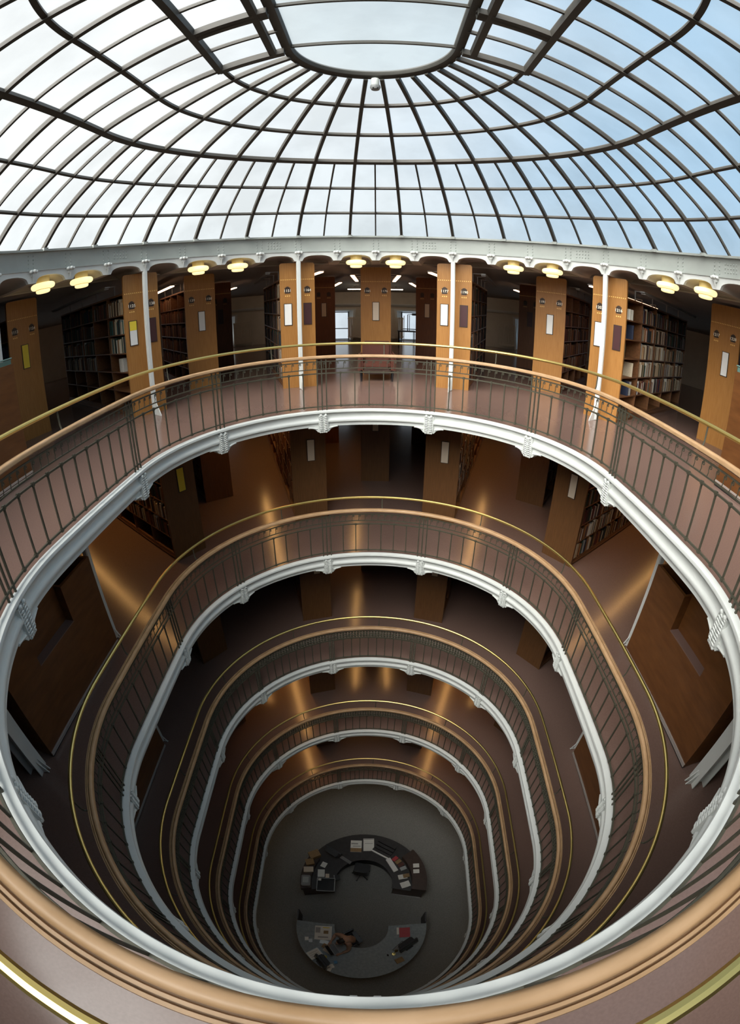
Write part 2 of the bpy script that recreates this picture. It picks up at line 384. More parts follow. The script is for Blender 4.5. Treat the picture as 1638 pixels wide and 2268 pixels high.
def rib(c,i0,i1,w,d,name):
    p=profile(i0,i1,6); pts=[]
    m=MB(); vs=[]
    tx,ty=-c[3],c[2]
    for k,(R,z) in enumerate(p):
        q=p[min(k+1,len(p)-1)]; o=p[max(k-1,0)]; dR,dz=q[0]-o[0],q[1]-o[1]; L=hypot(dR,dz); nR,nz=dz/L,-dR/L   # normal
        if nz<0: nR,nz=-nR,-nz
        for (s,h) in ((-1,.012),(1,.012),(1,-d),(-1,-d)):
            RR=R+nR*h; zz=z+nz*h; vs.append((c[0]+c[2]*RR+tx*s*w/2,c[1]+c[3]*RR+ty*s*w/2,zz))
    n=len(p); fs=[(i*4+a,i*4+(a+1)%4,(i+1)*4+(a+1)%4,(i+1)*4+a) for i in range(n-1) for a in range(4)]
    fs+=[(0,1,2,3),tuple(4*(n-1)+a for a in (3,2,1,0))]; m.add(vs,fs); return ob(name,m.mesh(name,M['rib'],smooth=False),dome)
for k in range(16):
    rib(st(-90+12*k),0,6,.05,.06,'rib')
    rib((0,YN,sin(radians(90+12*k)),cos(radians(90+12*k))),0,6,.05,.06,'rib')
for k in range(15):
    rib(st(-84+12*k),0,3,.026,.035,'glazing_bar'); rib((0,YN,sin(radians(96+12*k)),cos(radians(96+12*k))),0,3,.026,.035,'glazing_bar')
for sg in (-1,1):
    for q,(w,d,nm) in ((.25,(.03,.04,'glazing_bar')),(.5,(.05,.06,'rib')),(.75,(.03,.04,'glazing_bar'))): rib((0,YF+(YN-YF)*q,sg,0),0,6,w,d,nm)
for i,(R,z) in enumerate(PR[1:6],1):
    w=.075 if i==3 else (.05 if i>3 else .034); d=.06 if i==3 else .04
    p=profile(0,6,6); j=i*6; dR,dz=p[j+1][0]-p[j-1][0],p[j+1][1]-p[j-1][1]; L=hypot(dR,dz); tR,tz=dR/L,dz/L; nR,nz=-tz*-1,tR*-1
    if nz<0: nR,nz=-nR,-nz
    m=MB(); m.sweep([(R+tR*a*w/2+nR*h,z+tz*a*w/2+nz*h) for a,h in ((-1,.01),(1,.01),(1,-d),(-1,-d))],STN)
    ob('purlin_ring',m.mesh('purlin_ring',M['rib']),dome)
m=MB(); m.sweep([(.955,4.925),(.955,4.97),(.92,5.0),(.87,5.02),(.855,5.02),(.855,4.985),(.87,4.945),(.90,4.925)],STN); ob('crown_ring',m.mesh('crown_ring',M['rib']),dome)
m=MB(); m.sweep([(.80,5.0),(.0,5.0)],STC,pclosed=False); m.add([(-.8,YF,5.0),(.8,YF,5.0),(.8,YN,5.0),(-.8,YN,5.0)],[(0,1,2,3)])
m2=MB()
ring=[(c[0]+c[2]*.87,c[1]+c[3]*.87,5.0) for c in STC]; m2.add(ring,[tuple(range(len(ring)))])
ob('crown_glass',m2.mesh('crown_glass',M['crownpane'],smooth=False),dome)
for y in (YF,YF+(YN-YF)*.5,YN):
    m=MB(); m.box(-.865,.865,y-.014,y+.014,4.955,5.0); ob('crown_bar',m.mesh('crown_bar',M['rib'],smooth=False),dome)
for sg in (-1,1):   # opening vent lights beside the crown
    for q in (0,.5):
        y0=YF+(YN-YF)*q-.03; y1=YF+(YN-YF)*(q+.5)+.03
        p=profile(5,6,6); m=MB()
        for y in (y0,y1):
            for dd in (0,):
                m.sweep([],[]) if False else None
                for k in range(len(p)-1):
                    a,b=p[k],p[k+1]; m.add([(sg*a[0],y-.04,a[1]-.02),(sg*a[0],y+.04,a[1]-.02),(sg*b[0],y+.04,b[1]-.02),(sg*b[0],y-.04,b[1]-.02),(sg*a[0],y-.04,a[1]-.11),(sg*a[0],y+.04,a[1]-.11),(sg*b[0],y+.04,b[1]-.11),(sg*b[0],y-.04,b[1]-.11)],[(0,1,2,3),(7,6,5,4),(0,4,5,1),(3,2,6,7),(0,3,7,4),(1,5,6,2)])
        for e in (p[0],p[-2]): m.box(min(sg*e[0]-.035,sg*e[0]+.035),max(sg*e[0]-.035,sg*e[0]+.035),min(y0,y1)-.03,max(y0,y1)+.03,e[1]-.11,e[1]-.02)
        ob('vent_frame',m.mesh('vent_frame',M['rib'],smooth=False),dome)
m=MB(); m.box(-.045,.045,-.06,.0,-.05,0)
clip=m.mesh('rib_clip',M['grey'],smooth=False)
for k in range(16):
    for c in (st(-90+12*k),(0,YN,sin(radians(90+12*k)),cos(radians(90+12*k)))): ob('rib_shoe',clip,dome,(c[0]+c[2]*4.88,c[1]+c[3]*4.88,3.21),atan2(-c[2],c[3]))
cam_t=thing('dome_camera','small white surveillance camera hanging under the crown ring of the dome','camera',(.015,YF+.905,4.9))
m=MB(); m.lathe([(0,0),(.05,0),(.05,-.10),(.04,-.12),(0,-.12)],20); ob('housing',m.mesh('camera_housing',M['white']),cam_t)
m=MB(); m.lathe([(0,-.12),(.062,-.12),(.066,-.15),(.05,-.185),(.02,-.20),(0,-.20)],20); ob('camera_dome',m.mesh('camera_dome',M['greypl']),cam_t)
for sx in (-1,1):
    m=MB(); m.ball((sx*.025,-.045,-.175),.012,8); ob('lens',m.mesh('camera_lens',M['black']),cam_t)
# ------------------------------------------------------------------ railings
def bar(x,y,z0,z1,w): 
    m=MB(); m.box(x-w/2,x+w/2,y-w/2,y+w/2,z0,z1); return m
m=bar(0,0,.075,.62,.016)
for z in (.075,.62): m.bbox(-.019,.019,-.017,.017,z-.019,z+.019,.006)
BAL=m.mesh('baluster',M['iron'],smooth=False)
POST=bar(0,0,-.02,.85,.018).mesh('rail_post',M['iron'],smooth=False)
m=MB()
for sx in (-.020,.020): m.box(sx-.005,sx+.005,-.006,.006,-.02,.85)
for k in range(17):
    z=.03+.05*k; m.tube([(.019*cos(q*pi/4),0,z+.024*sin(q*pi/4)) for q in range(8)],.008,4,closed=True)
BAND=m.mesh('pierced_post',M['iron'],smooth=False)
m=MB()   # question mark scroll
pts=[(-.012,0,.69),(-.006,0,.715),(.0,0,.735),(-.004,0,.76)]
for k in range(16):
    w=pi-k*pi*.19; r=.021*(1-.72*k/15); pts.append((.016+r*cos(w),0,.782+r*sin(w)))
m.tube(pts,.0048,5); SCR=m.mesh('scroll',M['iron'])
def lattice(L):   # pierced frieze cells along local x, 0..L
    m=MB(); n=max(1,round(L/.062)); d=L/n
    for k in range(n):
        x=(k+.5)*d
        for zz in (.672,.730,.788):
            m.tube([(x+d*.40*cos(q*pi/4),0,zz+.026*sin(q*pi/4)) for q in range(8)],.0095,4,closed=True)
        m.box(x-d/2-.003,x-d/2+.003,-.004,.004,.64,.82)
    return m
def leafscroll(L):
    m=MB(); n=max(1,round(L/.17)); d=L/n
    for k in range(n):
        x=k*d; sg=1 if k%2 else -1
        p=[(x+d*.5+d*.42*(1-j/18*.75)*cos(j*.55)*1,0,.73+sg*.07*(1-j/18*.75)*sin(j*.55)) for j in range(18)]
        m.tube(p,.008,5)
        m.tube([(x,0,.73-sg*.08),(x+d*.3,0,.73),(x+d*.6,0,.73+sg*.05),(x+d,0,.73+sg*.08)],.008,5)
    return m
GRP=.0727
def curved(meshfn,s0,L,name,parent,mt):   # bend a straight strip onto the railing line
    m=meshfn(L); v2=[]
    for x,y,z in m.v:
        (cx,cy,nx,ny),_=s2st(s0+x); R=2.80+y; v2.append((cx+nx*R,cy+ny*R,z))
    m.v=v2; return ob(name,m.mesh(name,mt,smooth=False),parent)
RLAB=['wooden railed iron balustrade with question mark scrolls around the top gallery opening','iron balustrade with scroll frieze and brass rail around the second gallery','iron balustrade with pierced ring frieze around the third gallery down','iron balustrade with pierced ring frieze around the fourth gallery down','iron balustrade with leaf scroll frieze around the lowest gallery']
HAND=[(x+.010,z) for x,z in [(2.757,.872),(2.759,.896),(2.766,.908),(2.781,.914),(2.796,.912),(2.8045,.905),(2.8055,.884),(2.8115,.884),(2.8125,.907),(2.8225,.907),(2.8235,.884),(2.8295,.884),(2.8305,.906),(2.842,.903),(2.846,.888),(2.838,.868),(2.82,.858),(2.78,.856)]]
def arm_mesh():
    m=MB(); m.tube([(0,.045,.875),(0,.075,.872),(0,.098,.885),(0,.113,.93),(0,.122,1.065)],[.010,.010,.010,.009,.009],6); return m.mesh('rail_bracket',M['iron'])
ARM=arm_mesh()
per=2*pi*R0+2*LS
for i,z in enumerate(LEV):
    t=thing('gallery_railing',RLAB[i],'railing',(0,0,z),0,'railings around the light well')
    m=MB(); m.sweep(HAND,STN); hm=m.mesh('handrail',[M['hand']],angle=52); ob('handrail',hm,t,label='wide worn light wood handrail with two grooves')
    m=MB(); n=10; m.sweep([(2.926+.0215*cos(2*pi*k/n),1.085+.0215*sin(2*pi*k/n)) for k in range(n)],STN); ob('brass_rail',m.mesh('brass_rail',M['brass']),t,label='thin polished brass rail outside the handrail')
    for nm,zc,w,hh in (('top_bar',.815,.016,.016),('upper_bar',.69,.014,.014),('middle_bar',.62,.018,.018),('bottom_bar',.075,.018,.018)):
        m=MB(); m.sweep([(2.80-w/2,zc-hh/2),(2.80+w/2,zc-hh/2),(2.80+w/2,zc+hh/2),(2.80-w/2,zc+hh/2)],STN); ob(nm,m.mesh(nm,M['iron'],smooth=False),t)
    cs=[]
    for a in POSTA:
        for sg in ((1,-1) if 0<a<180 else (1,)):
            if a==0: continue
            cs.append(a2s(sg*a))
    cs=sorted(cs); nb=0; ns=0; stuffb=MB(); stuffs=MB()
    pm=POST if i<2 else BAND
    for c in cs:
        for d in ((-GRP,0,GRP) if i<2 else (-.035,.035)):
            (x,y),rz=place(c+d); ob('rail_post',pm,t,(x,y,0),rz)
    step=[.2307,.2307,.185,.185,.14][i]
    for c0,c1 in zip(cs,cs[1:]+[cs[0]+per]):
        a,b=c0+GRP,c1-GRP; n=max(2,round((b-a)/step)); d=(b-a)/n
        for k in range(1,n):
            s=a+d*k; (x,y),rz=place(s); ang=abs(s2st(s)[1])
            if ang<142 and nb<100: ob('baluster',BAL,t,(x,y,0),rz); nb+=1
            else:
                T=Matrix.Translation((x,y,0))@Matrix.Rotation(rz,4,'Z')
                stuffb.box(-.008,.008,-.008,.008,.075,.62,T)
        if i<2:
            for k in range(2*n):
                s=a+d*(k+.5)/2; (x,y),rz=place(s); ang=abs(s2st(s)[1]); fl=1
                if ang<112 and ns<100: ob('scroll',SCR,t,(x,y,0),rz); ns+=1
                else:
                    T=Matrix.Translation((x,y,0))@Matrix.Rotation(rz,4,'Z'); stuffs.add([T@v.co for v in SCR.vertices],[tuple(p.vertices) for p in SCR.polygons])
        elif i<4: curved(lattice,a,b-a,'frieze_panel',t,M['iron'])
        else: curved(leafscroll,a,b-a,'frieze_panel',t,M['iron'])
        for q in ((.5,) if b-a<2.5 else (.33,.67)):
            (x,y),rz=place(a+(b-a)*q+.12); ob('rail_bracket',ARM,t,(x,y,0),rz)
    if i<2:
        for c in cs:
            for d in (-GRP/2,GRP/2):
                (x,y),rz=place(c+d); T=Matrix.Translation((x,y,0))@Matrix.Rotation(rz,4,'Z'); stuffs.add([T@v.co for v in SCR.vertices],[tuple(p.vertices) for p in SCR.polygons])
    if stuffb.v: ob('baluster',stuffb.mesh('far_balusters',M['iron'],smooth=False),t,kind='stuff')
    if stuffs.v: ob('scroll',stuffs.mesh('more_scrolls',M['iron'],smooth=True),t,kind='stuff')
# ------------------------------------------------------------------ columns
def fin(m,z=.30,d=.20):
    T=Matrix(((0,0,1,0),(1,0,0,0),(0,1,0,0),(0,0,0,1)))
    m.prism([(-.03,z),(-.03-d,.02),(-.03-d,0),(-.03,0)],-.008,.008,T); m.prism([(-.03,z),(-.03-d*.95,.03),(-.03,.03)],-.02,.02,T) if False else None
    return m
for a,nm in ((-90,'partly hidden behind the dark mahogany partition, top gallery'),(-54,'dividing the panel with the half yellow card, top gallery'),(-18,'just left of the armchair aisle, top gallery'),(18,'just right of the armchair aisle, top gallery'),(54,'dividing the panel nearest the lit partition, top gallery'),(90,'by the lit mahogany partition of the top gallery')):
    t=thing('iron_column','slender white column '+nm,'column',pt(4.89,a),-radians(a),kind='thing')
    m=MB(); m.bbox(-.042,.042,-.035,.035,.0,2.67,.012); ob('shaft',m.mesh('column_shaft',M['white']),t)
    m=fin(MB()); ob('foot',m.mesh('column_foot',M['white'],smooth=False),t)
for i in (1,2,3,4):
    z=LEV[i]
    for sg,sd,bx in ((-1,'left','dark'),(1,'right','lit')):
        t=thing('iron_column','slim white column at the far edge of the %s mahogany partition, %s'%('dark' if sg<0 else 'lit',LN[i]),'column',(sg*1.42*S,.462*S,z),-sg*pi/2,kind='thing')
        m=MB(); m.bbox(-.045,.045,-.045,.045,0,2.42,.01); ob('shaft',m.mesh('column_shaft',M['white']),t)
        m=MB(); m.tube([(0,-.03,.22),(0,-.13,.015)],.011,5); m.tube([(0,-.03,.02),(0,-.14,.01)],.011,5); m.tube([(0,-.13,.012),(0,-.14,.008)],.02,5); ob('foot',m.mesh('column_foot',M['white']),t)
        t=thing('steel_column','white flanged steel column near the %s mahogany partition, %s'%('dark' if sg<0 else 'lit',LN[i]),'column',(sg*1.425*S,-.497*S,z),-sg*(pi/2+.22),kind='thing')
        m=MB(); m.box(-.11,.11,-.10,-.082,0,2.46); m.box(-.11,.11,.082,.10,0,2.46); m.box(-.012,.012,-.082,.082,0,2.46); ob('shaft',m.mesh('steel_shaft',M['white'],smooth=False),t)
        m=MB(); T=Matrix(((0,0,1,0),(1,0,0,0),(0,1,0,0),(0,0,0,1))); m.prism([(-.10,.22),(-.20,.01),(-.10,.01)],.02,.035,T); m.prism([(-.10,.22),(-.20,.01),(-.10,.01)],-.035,-.02,T); ob('foot',m.mesh('steel_foot',M['white'],smooth=False),t)
# ------------------------------------------------------------------ mahogany partitions beside the straight sides
def partition(i,sg,x,y0,y1,hh,notch,label):
    t=thing('wooden_partition',label,'partition',(sg*x,y0,LEV[i]),0,kind='thing'); L=y0-y1
    m=MB()
    def bx(u0,u1,d0,d1,z0,z1): 
        xs=sorted((sg*d0,sg*d1)); m.box(xs[0],xs[1],-u1,-u0,z0,z1)
    if notch:
        u0,u1,zs=notch
        bx(0,u0,0,.05,.03,hh); bx(u1,L,0,.05,.03,hh); bx(u0,u1,0,.05,.03,zs); bx(u0,u1,.14,.18,.03,hh); bx(u0-.04,u0,.05,.18,.03,hh); bx(u1,u1+.04,.05,.18,.03,hh)
    else: bx(0,L,0,.05,.03,hh)
    bx(0,.04,.05,1.9,.03,hh); bx(L-.04,L,.05,1.9,.03,hh)
    ob('panelling',m.mesh('partition_panelling',M['red'],smooth=False),t)
    if notch:
        m=MB(); xs=sorted((sg*-.004,sg*.14)); m.box(xs[0],xs[1],-u1,-u0,zs,zs+.012); xs=sorted((sg*.07,sg*.10)); ob('sill',m.mesh('partition_sill',mat('pale_worn_sill',(.19,.12,.10),.3),smooth=False),t)
    m=MB(); xs=sorted((sg*-.012,sg*0)); m.box(xs[0],xs[1],-L,0,.03,.045); m.box(xs[0],xs[1],-L,0,.058,.085); ob('skirting',m.mesh('metal_skirting',M['skirt'],smooth=False),t)
    m=MB(); xs=sorted((sg*.0,sg*.05)); m.box(xs[0],xs[1],-L,0,0,.03); ob('plinth',m.mesh('partition_plinth',M['black'],smooth=False),t)
    if not notch:
        m=MB(); m.box(sg*.025-.004,sg*.025+.004,-L,-.02,hh,hh+.06); m.tube([(sg*.025,-.0,hh+.075),(sg*.025,-L,hh+.075)],.012,6); ob('top_rail',m.mesh('partition_rail',M['glassrail'],smooth=False),t,label='green glass edge rail on top')
    return t
for sg,w in ((-1,'dark'),(1,'lit')):
    partition(0,sg,1.63*S,.446*S,-1.9,1.568,None,'%s reddish wood partition with a glass edge rail beside the outermost bookcase, top gallery'%w)
    for i in (1,2,3,4): partition(i,sg,1.374*S,.416*S,-.402*S,1.57,(.76,1.65,1.03),'%s mahogany partition with a notched sill, standing on the %s'%(w,LN[i]))
# ------------------------------------------------------------------ bookcases
BW=.71; HP=2.65
m=MB(); r=.05
poly=[(-BW/2,0),(BW/2,0),(BW/2,HP-r)]+[(BW/2-r+r*cos(q*pi/8),HP-r+r*sin(q*pi/8)) for q in range(1,5)]+[(-BW/2+r+r*cos(pi/2+q*pi/8),HP-r+r*sin(pi/2+q*pi/8)) for q in range(0,5)]
TP=Matrix(((1,0,0,0),(0,0,1,0),(0,1,0,0),(0,0,0,1)))
m.prism(poly,0,.045,TP); ENDM={k:m.mesh('end_panel',M[k],smooth=False) for k in ('oak','oakdark','oakshade')}
m=MB(); n=17
for k in range(n): 
    x=-BW/2+.03+k*(BW-.06)/(n-1); m.box(x-.010,x+.010,-.0025,0,2.285,2.302)
INL=m.mesh('inlay_band',M['gold'],smooth=False)
m=MB(); m.prism([(-.055,0),(.055,0),(.055,.125),(.035,.125),(.03,.145),(.012,.14),(0,.155),(-.012,.14),(-.03,.145),(-.035,.125),(-.055,.125)],-.004,0,TP); PLT=m.mesh('number_plate',M['plate'],smooth=False)
m=MB()
for x in (-.04,0,.04): m.box(x-.011,x+.011,-.0025,0,-.062,-.042)
DOT=m.mesh('gold_stud',M['gold'],smooth=False)
m=MB(); m.box(-.083,.083,-.012,0,0,.462); FRM=m.mesh('card_frame',M['frame'],smooth=False)
def cardmesh(k,k2=None):
    m=MB(); m.box(-.070,.070,-.014,-.0115,.012,.45); me_=[M[k]]
    if k2: m.m=1; m.box(-.070,.070,-.0155,-.014,.28,.45); me_=[M[k],M[k2]]
    m.m=0; return m.mesh('card',me_,smooth=False)
CARD={k:cardmesh(k) for k in ('card','cream','yellow','maroon')}; CARD['mixed']=cardmesh('card','yellow')
ROWS=[.13,.49,.85,1.21,1.57,1.93]; TOPZ=2.29; BAY=.88
CASE={}
def caseparts(L):
    key=round(L,2)
    if key in CASE: return CASE[key]
    nb=round((L-.05)/BAY); d=(L-.05)/nb
    m=MB(); m.box(-.012,.012,.045,L,.10,TOPZ); back=m.mesh('back_board',M['shelf'],smooth=False)
    m=MB(); m.box(-.33,.33,.045,L,0,.10); m.box(-.34,.34,.045,L,.045,.06); pl=m.mesh('plinth',M['shelf'],smooth=False)
    m=MB(); m.box(-.33,.33,.045,L,TOPZ,TOPZ+.035); top=m.mesh('top_board',M['shelf'],smooth=False)
    m=MB(); m.box(.012,.325,.045,L,-.022,0); sh=m.mesh('shelf',M['shelf'],smooth=False)
    m=MB(); m.box(.012,.328,-.012,.012,.10,TOPZ); up=m.mesh('upright',M['shelf'],smooth=False)
    CASE[key]=(back,pl,top,sh,up,nb,d); return CASE[key]
m=MB(); m.tube([(0,.15,0),(0,1.0,0)],.0) if False else None
def textmesh(txt,size):
    cu=bpy.data.curves.new('numeral','FONT'); cu.body=txt; cu.size=size; cu.align_x='CENTER'; cu.extrude=.0015; cu.space_character=1.08; cu.offset=.0012
    o=bpy.data.objects.new('numeral',cu); C.objects.link(o); dg=bpy.context.evaluated_depsgraph_get()
    me=bpy.data.meshes.new_from_object(o.evaluated_get(dg)); bpy.data.objects.remove(o); 
    me.transform(Matrix.Rotation(pi/2,4,'X')); me.materials.clear(); me.materials.append(M['ivory']); return me
cases={}
def bookcase(key,i,R,a,L,label,cards=(),nums=(),wood='oak',strip=(),rows=6):
    t=thing('bookcase',label,'bookcase',pt(R,a,LEV[i]),-radians(a),group=None)
    back,pl,top,sh,up,nb,d=caseparts(L)
    e=ob('end_panel',ENDM[wood],t)
    ob('inlay_band',INL,e)
    for x,n in nums:
        p=ob('number_plate',PLT,t,(x,0,2.0)); ob('gold_stud',DOT,t,(x,0,2.0))
        if n: ob('numeral',textmesh(n,.075),p,(0,-.006,.035))
    for x,k in cards:
        f=ob('card_frame',FRM,t,(x,0,1.325)); ob('card',CARD[k],f)
    ob('back_board',back,t); ob('plinth',pl,t); ob('top_board',top,t)
    for s in (-1,1):
        for z in ROWS: ob('shelf',sh,t,(0,0,z),0,(s,1,1))
        for k in range(nb+1): ob('upright',up,t,(0,.06+min(k*d,L-.10),0),0,(s,1,1))
    for s,lit in strip:
        m=MB(); m.bbox(s*.56-.055,s*.56+.055,.25,L-.1,2.475,2.50,.008)
        for k in range(int(L)): m.box(min(s*.3,s*.56),max(s*.3,s*.56),.5+k-.01,.5+k+.01,2.50,2.515); m.box(s*.32-.01,s*.32+.01,.5+k-.01,.5+k+.01,2.30,2.51)
        q=ob('light_strip',m.mesh('light_strip',M['tubeoff'],smooth=False),t)
        m=MB(); (m.box(s*.56-.045,s*.56+.045,.3,L-.15,2.45,2.475) if i==0 else m.tube([(s*.56,.3,2.462),(s*.56,L-.15,2.462)],.024,8)); ob('tube',m.mesh('strip_tube',M[lit] if lit else M['tubeoff']),q)
    cases[key]=(t,L,nb,d); return t
TG='oak panelled bookcase end numbered %s on the top gallery'
R1,R2=1.815*S,2.335*S
bookcase('a-72',0,R2+.05,-72,3.4,'oak bookcase end numbered 1113 and 1124 with a full yellow card, top gallery',[(-.0,'yellow')],[(-.2,'1113'),(.2,'1124')],strip=[(-1,0)])
bookcase('a-54',0,R1,-54,4.4,'oak bookcase numbered 1125 and 1138 with a half yellow card, top gallery',[(-.2,'mixed'),(.2,'maroon')],[(-.2,'1125'),(.2,'1138')],strip=[(-1,0)])
bookcase('a-36',0,R2,-36,3.4,'oak bookcase numbered 1139 and 1150 beside an orange lit shelf, top gallery',[(.02,'card')],[(-.2,'1139'),(.2,'1150')],strip=[(-1,'tube')])
bookcase('a-18',0,R1,-18,4.4,'oak bookcase numbered 1151 and 1164 just left of the armchair aisle, top gallery',[(-.2,'card'),(.2,'maroon')],[(-.2,'1151'),(.2,'1164')],strip=[(-1,0),(1,'tube')])
bookcase('a0',0,R2,0,3.4,'oak bookcase numbered 1165 and 1176 standing behind the red armchair, top gallery',[(0,'cream')],[(-.2,'1165'),(.2,'1176')],strip=[(-1,'tube'),(1,'tube')])
bookcase('a18',0,R1,18,4.4,'oak bookcase numbered 1177 and 1190 just right of the armchair aisle, top gallery',[(-.2,'card'),(.2,'maroon')],[(-.2,'1177'),(.2,'1190')],strip=[(-1,'tube'),(1,0)])
bookcase('a36',0,R2,36,3.4,'oak bookcase numbered 1191 and 1202 with one white card, top gallery',[(.0,'card')],[(-.2,'1191'),(.2,'1202')],strip=[(1,0)])
bookcase('a54',0,R1,54,4.4,'oak bookcase numbered 1203 and 1216 with a maroon card, top gallery',[(-.2,'card'),(.2,'maroon')],[(-.2,'1203'),(.2,'1216')],strip=[(1,0),(-1,'tube')])
bookcase('a72',0,R2+.05,72,3.4,'oak bookcase numbered 1217 and 1228 beside the lit mahogany partition, top gallery',[(.06,'card')],[(-.2,'1217'),(.2,'1228')],strip=[(1,0)])
for a,tx in ((-27,'left of bookcase 1151'),(-9,'seen left of the left dormer window'),(9,'seen right of the right dormer window'),(27,'right of bookcase 1190')):
    bookcase('b%d'%a,0,3.70*S,a,3.4,'dark stained bookcase in the back row, %s, top gallery'%tx,[(0,'cream')] if abs(a)==9 else [(0,'maroon')],[(-.16,''),(.16,'')],wood='oakdark',strip=[(-1 if a>0 else 1,'tube')]+([(1 if a>0 else -1,'tube')] if abs(a)==27 else []))  # lit strips on the two outermost cases are added to brighten the wall
RL1,RL2=1.555*S,2.27*S
def STR(i,a):
    o=1 if a>0 else -1
    if i==1: return {18:[(o,'tubehot')],54:[(o,'tubehot')],0:[(-1,'tubehot')],36:[(-o,0)]}[abs(a)]
    if i==2: return [(-1,'tubehot')] if a==0 else []
    return {18:[(o,'tubehot2')],54:[],0:[(-1,'tubehot2'),(1,'tubehot2')],36:[(-o,'tubehot2')]}[abs(a)]
for i in (1,2,3,4):
    for a,R,cd,tx in ((-54,RL1,'yellow','with a yellow card, left of the sofa aisle'),(-36,RL2,'cream',''),(-18,RL1,'cream',''),(0,RL2,'cream',''),(18,RL1,'cream',''),(36,RL2,'cream',''),(54,RL1,'cream','')):
        pos={-54:'with a yellow card, nearest the dark partition',-36:'second from the dark partition side',-18:'just left of the middle aisle',0:'in the middle, farthest from the viewer',18:'just right of the middle aisle',36:'second from the lit partition side',54:'with a pale card, nearest the lit partition'}[a]
        if i>1: pos=pos.replace('with a yellow card, ','').replace('with a pale card, ','')
        bookcase('%d_%d'%(i,a),i,R,a,(3.4 if i>1 else 7.0) if abs(a)!=36 and a else 2.6,'shaded oak bookcase %s, on the %s'%(pos,LN[i]),[((.05 if a else 0),('yellow' if (a==-54 and i==1) else 'cream'))],[],wood='oakshade',strip=STR(i,a))
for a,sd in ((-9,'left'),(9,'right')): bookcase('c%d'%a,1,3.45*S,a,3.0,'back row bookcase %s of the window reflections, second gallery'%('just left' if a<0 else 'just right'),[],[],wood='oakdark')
# ------------------------------------------------------------------ books
bmesh_cache=[]
for mt in BM:
    m=MB(); prof=[(-.5,0),(-.38,-.05),(-.2,-.08),(0,-.09),(.2,-.08),(.38,-.05),(.5,0),(.5,.9),(-.5,.9)]
    m.prism(prof,0,1); bmesh_cache.append(m.mesh('book',mt,smooth=False))
NAMES={'a54':'right upper bookcase','a-54':'left upper bookcase','1_54':'right lower bookcase','1_-54':'left lower bookcase','a-36':'bookcase 1139','a36':'bookcase 1202','a18':'bookcase 1190','a-18':'bookcase 1151'}
ORD='first second third fourth fifth sixth seventh eighth ninth tenth eleventh twelfth thirteenth fourteenth fifteenth sixteenth seventeenth eighteenth nineteenth twentieth'.split()
SHN=['bottom shelf','second shelf up','third shelf up','fourth shelf up','fifth shelf up','top shelf']
BAYN=['first bay','second bay','third bay','fourth bay','fifth bay']
stuff=MB(); nbk=0
def putbook(key,s,row,bay,idx,y,th,h,dep,ci,single,lean=0,flat=False):
    global nbk
    t,L,nb,d=cases[key]; a=-t.rotation_euler.z
    lx=s*(.325-.02); z=ROWS[row]
    # local frame of a book: width along case depth (y), spine facing outward (s*x)
    T=Matrix.Translation(t.location)@Matrix.Rotation(t.rotation_euler.z,4,'Z')@Matrix.Translation((lx,y,z+.001))@Matrix.Rotation(pi/2*s,4,'Z')@Matrix.Rotation(lean,4,'Y')@Matrix.Diagonal((th,dep,h,1))
    if single and nbk<300:
        o=bpy.data.objects.new('book',bmesh_cache[ci]); C.objects.link(o); o.matrix_world=T
        o['category']='book'; o['group']='books on %s'%NAMES[key]
        o['label']='%s book, %s from panel end, %s, %s, %s'.replace('from panel end','in')%(BOOKC[ci][0],ORD[min(idx,19)],SHN[row],BAYN[bay],NAMES[key]); nbk+=1
    else:
        me=bmesh_cache[ci]; stuff.m=ci; stuff.add([T@v.co for v in me.vertices],[tuple(p.vertices) for p in me.polygons])
def fill(key,s,row,bay,single,pal,dens=1.,hmax=.31):
    t,L,nb,d=cases[key]; y=.075+bay*d; end=.05+(bay+1)*d-.02; idx=0
    if random.random()>dens+.2: end=y+(end-y)*random.uniform(.3,.7)
    last=end
    while True:
        th=random.choice((.028,.034,.04,.048,.058))*random.uniform(.9,1.2)
        if y+th>end: break
        if random.random()<dens:
            h=random.uniform(.72,1)*hmax
            putbook(key,s,row,bay,idx,y+th/2,th*.94,h,random.uniform(.17,.24),random.choice(pal),single); idx+=1
        y+=th
    return idx
DK=[0,1,2,3,4,5,0,1,2,7]; MIX=[0,1,2,3,4,5,6,7,8,9,10]; PALE=[6,7,8,10,8,6,0,5,2]; BRN=[0,5,9,5,0,4,9,6]
# top gallery right (1216): first bay almost empty, the rest full
for row in range(1,6):
    fill('a54',1,row,1,True,PALE if row in (2,3) else MIX,.97)
    fill('a54',1,row,2,row in (1,2,3),PALE if row in (2,3) else MIX,.95)
    for b in range(3,5): fill('a54',1,row,b,False,PALE if row in (1,2,3) else DK,.93)
for row,y0,cs_ in ((5,.30,(10,10)),(4,.5,(3,)),(4,.1,(2,)),(3,.14,(2,)),(2,.62,(8,)),(2,.1,(0,)),(1,.5,(3,7))):
    for k,ci in enumerate(cs_): putbook('a54',1,row,0,k+int(y0*10),y0+k*.13,.07 if row==5 else .05,.2 if row==5 else .27,.2,ci,True)
# top gallery left (1125)
for row in (3,4,5): fill('a-54',-1,row,0,True,[8,10,6,1,11,5,8,7,2],.97)
putbook('a-54',-1,2,0,0,.45,.20,.25,.22,10,True)
for b in range(1,5):
    for row in range(2,6):
        if b==1 and row<5: continue
        fill('a-54',-1,row,b,b==2 and row<5,DK if row>3 else MIX,.94)
